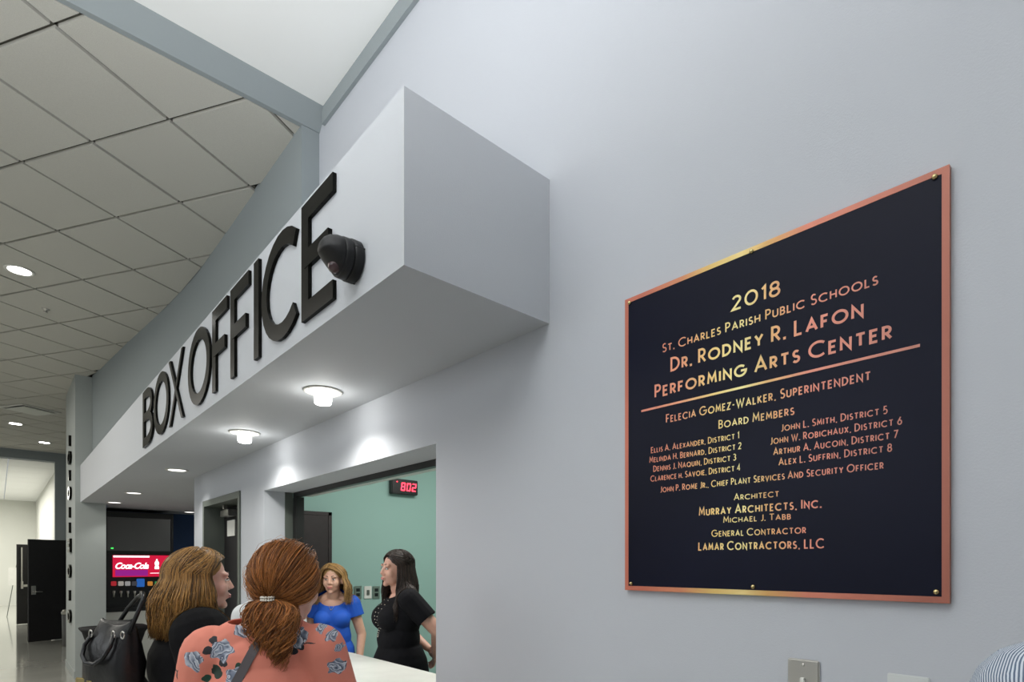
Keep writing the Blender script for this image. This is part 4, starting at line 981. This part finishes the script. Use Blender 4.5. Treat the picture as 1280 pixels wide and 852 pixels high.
# --- shoulder at the right edge
def stripes():
    m = mat('blue_white_stripe', (.5, .5, .5), .8); nt = m.node_tree; b = nt.nodes['Principled BSDF']; tc = nt.nodes.new('ShaderNodeTexCoord')
    wv = nt.nodes.new('ShaderNodeTexWave'); wv.inputs['Scale'].default_value = 82; wv.bands_direction = 'X'; wv.inputs['Distortion'].default_value = 1.2; wv.inputs['Detail Scale'].default_value = .4
    mp_ = nt.nodes.new('ShaderNodeMapping'); mp_.inputs['Rotation'].default_value = (0, R(35), R(35)); nt.links.new(tc.outputs['Object'], mp_.inputs[0]); nt.links.new(mp_.outputs[0], wv.inputs['Vector'])
    cr = nt.nodes.new('ShaderNodeValToRGB'); cr.color_ramp.elements[0].color = (.09, .13, .20, 1); cr.color_ramp.elements[0].position = .35; cr.color_ramp.elements[1].color = (.55, .60, .66, 1); cr.color_ramp.elements[1].position = .6
    nt.links.new(wv.outputs['Fac'], cr.inputs[0]); nt.links.new(cr.outputs[0], b.inputs['Base Color']); return m
pF, bF, gF, HF, SF, ASF = person('person in blue and white striped shirt, only a shoulder in the bottom right corner', 1640, .60, (.726, .6876), 1.77, 1.15,
    skin=(.6, .38, .28), top_mat=stripes(), neckline=(1.44, -.1), sleeve=1.9, pants_mat=M_denim, loose=.014, top_name='shirt', bust=.6, shoulder=1.12, voxel=.008)
long_hair(HF, 1.07, pF, hC, 500, .02, 41, face_az=85, rad=.003)

# --- black leather handbag held at the arm of the woman in black
M_leath = mat('black_leather', (.007, .007, .008), .38, bump=.5, bscale=28)
X, Y = W(141, 2.12)
t = empty('handbag', (X, Y, EYE + (HY - 856) / FPX * 2.12), heading(.30, 1)); tag(t, 'large slouchy black leather handbag hanging from the shoulder at left', 'handbag')
t.scale = (.74, .80, .95)
rings = []
for z, a, b_ in ((0, .145, .055), (.02, .158, .068), (.09, .150, .078), (.16, .125, .066), (.21, .108, .045), (.245, .100, .024), (.25, .094, .018)):
    r = []
    for i in range(48):
        an = 2 * math.pi * i / 48; c, s = math.cos(an), math.sin(an); q = (abs(c) ** 3.2 + abs(s) ** 3.2) ** (-1 / 3.2)
        wob = 1 + .05 * noise.noise(Vector((c * 2, s * 2, z * 14))) * 2
        r.append((a * c * q * wob + .12 * z, b_ * s * q * wob, z + .012 * math.sin(an * 2 + 1) * (z > .2)))
    rings.append(r)
obj('bag_body', loft(bmesh.new(), rings), M_leath, t, True)
bm = bmesh.new(); tube(bm, [(-.02, .03, .20), (.0, .035, .25), (.06, .03, .30), (.14, .02, .345), (.20, .0, .36), (.225, -.02, .335), (.20, -.03, .28), (.15, -.03, .21)], .009, 10); obj('handle', bm, M_leath, t, True)
bm = bmesh.new(); tube(bm, [(-.06, -.055, .20), (-.075, -.075, .165), (-.07, -.09, .125), (-.035, -.098, .10), (.02, -.098, .095), (.07, -.092, .12), (.095, -.078, .16), (.09, -.058, .20)], .009, 10); obj('handle', bm, M_leath, t, True)
for sx in (-.06, .09, .15):
    bm = bmesh.new(); tube(bm, [(sx + .012 * math.cos(a * .785), -.060, .205 + .014 * math.sin(a * .785)) for a in range(9)], .003, 6); obj('ring', bm, M_chrome, t, True)
bm = bmesh.new(); bx(bm, -.156, -.09, -.066, -.058, .012, .034, .003); bx(bm, -.07, -.03, -.073, -.064, .010, .03, .003); obj('gold_plate', bm, M_brass, t)['label'] = 'gold metal strips near the bag base'
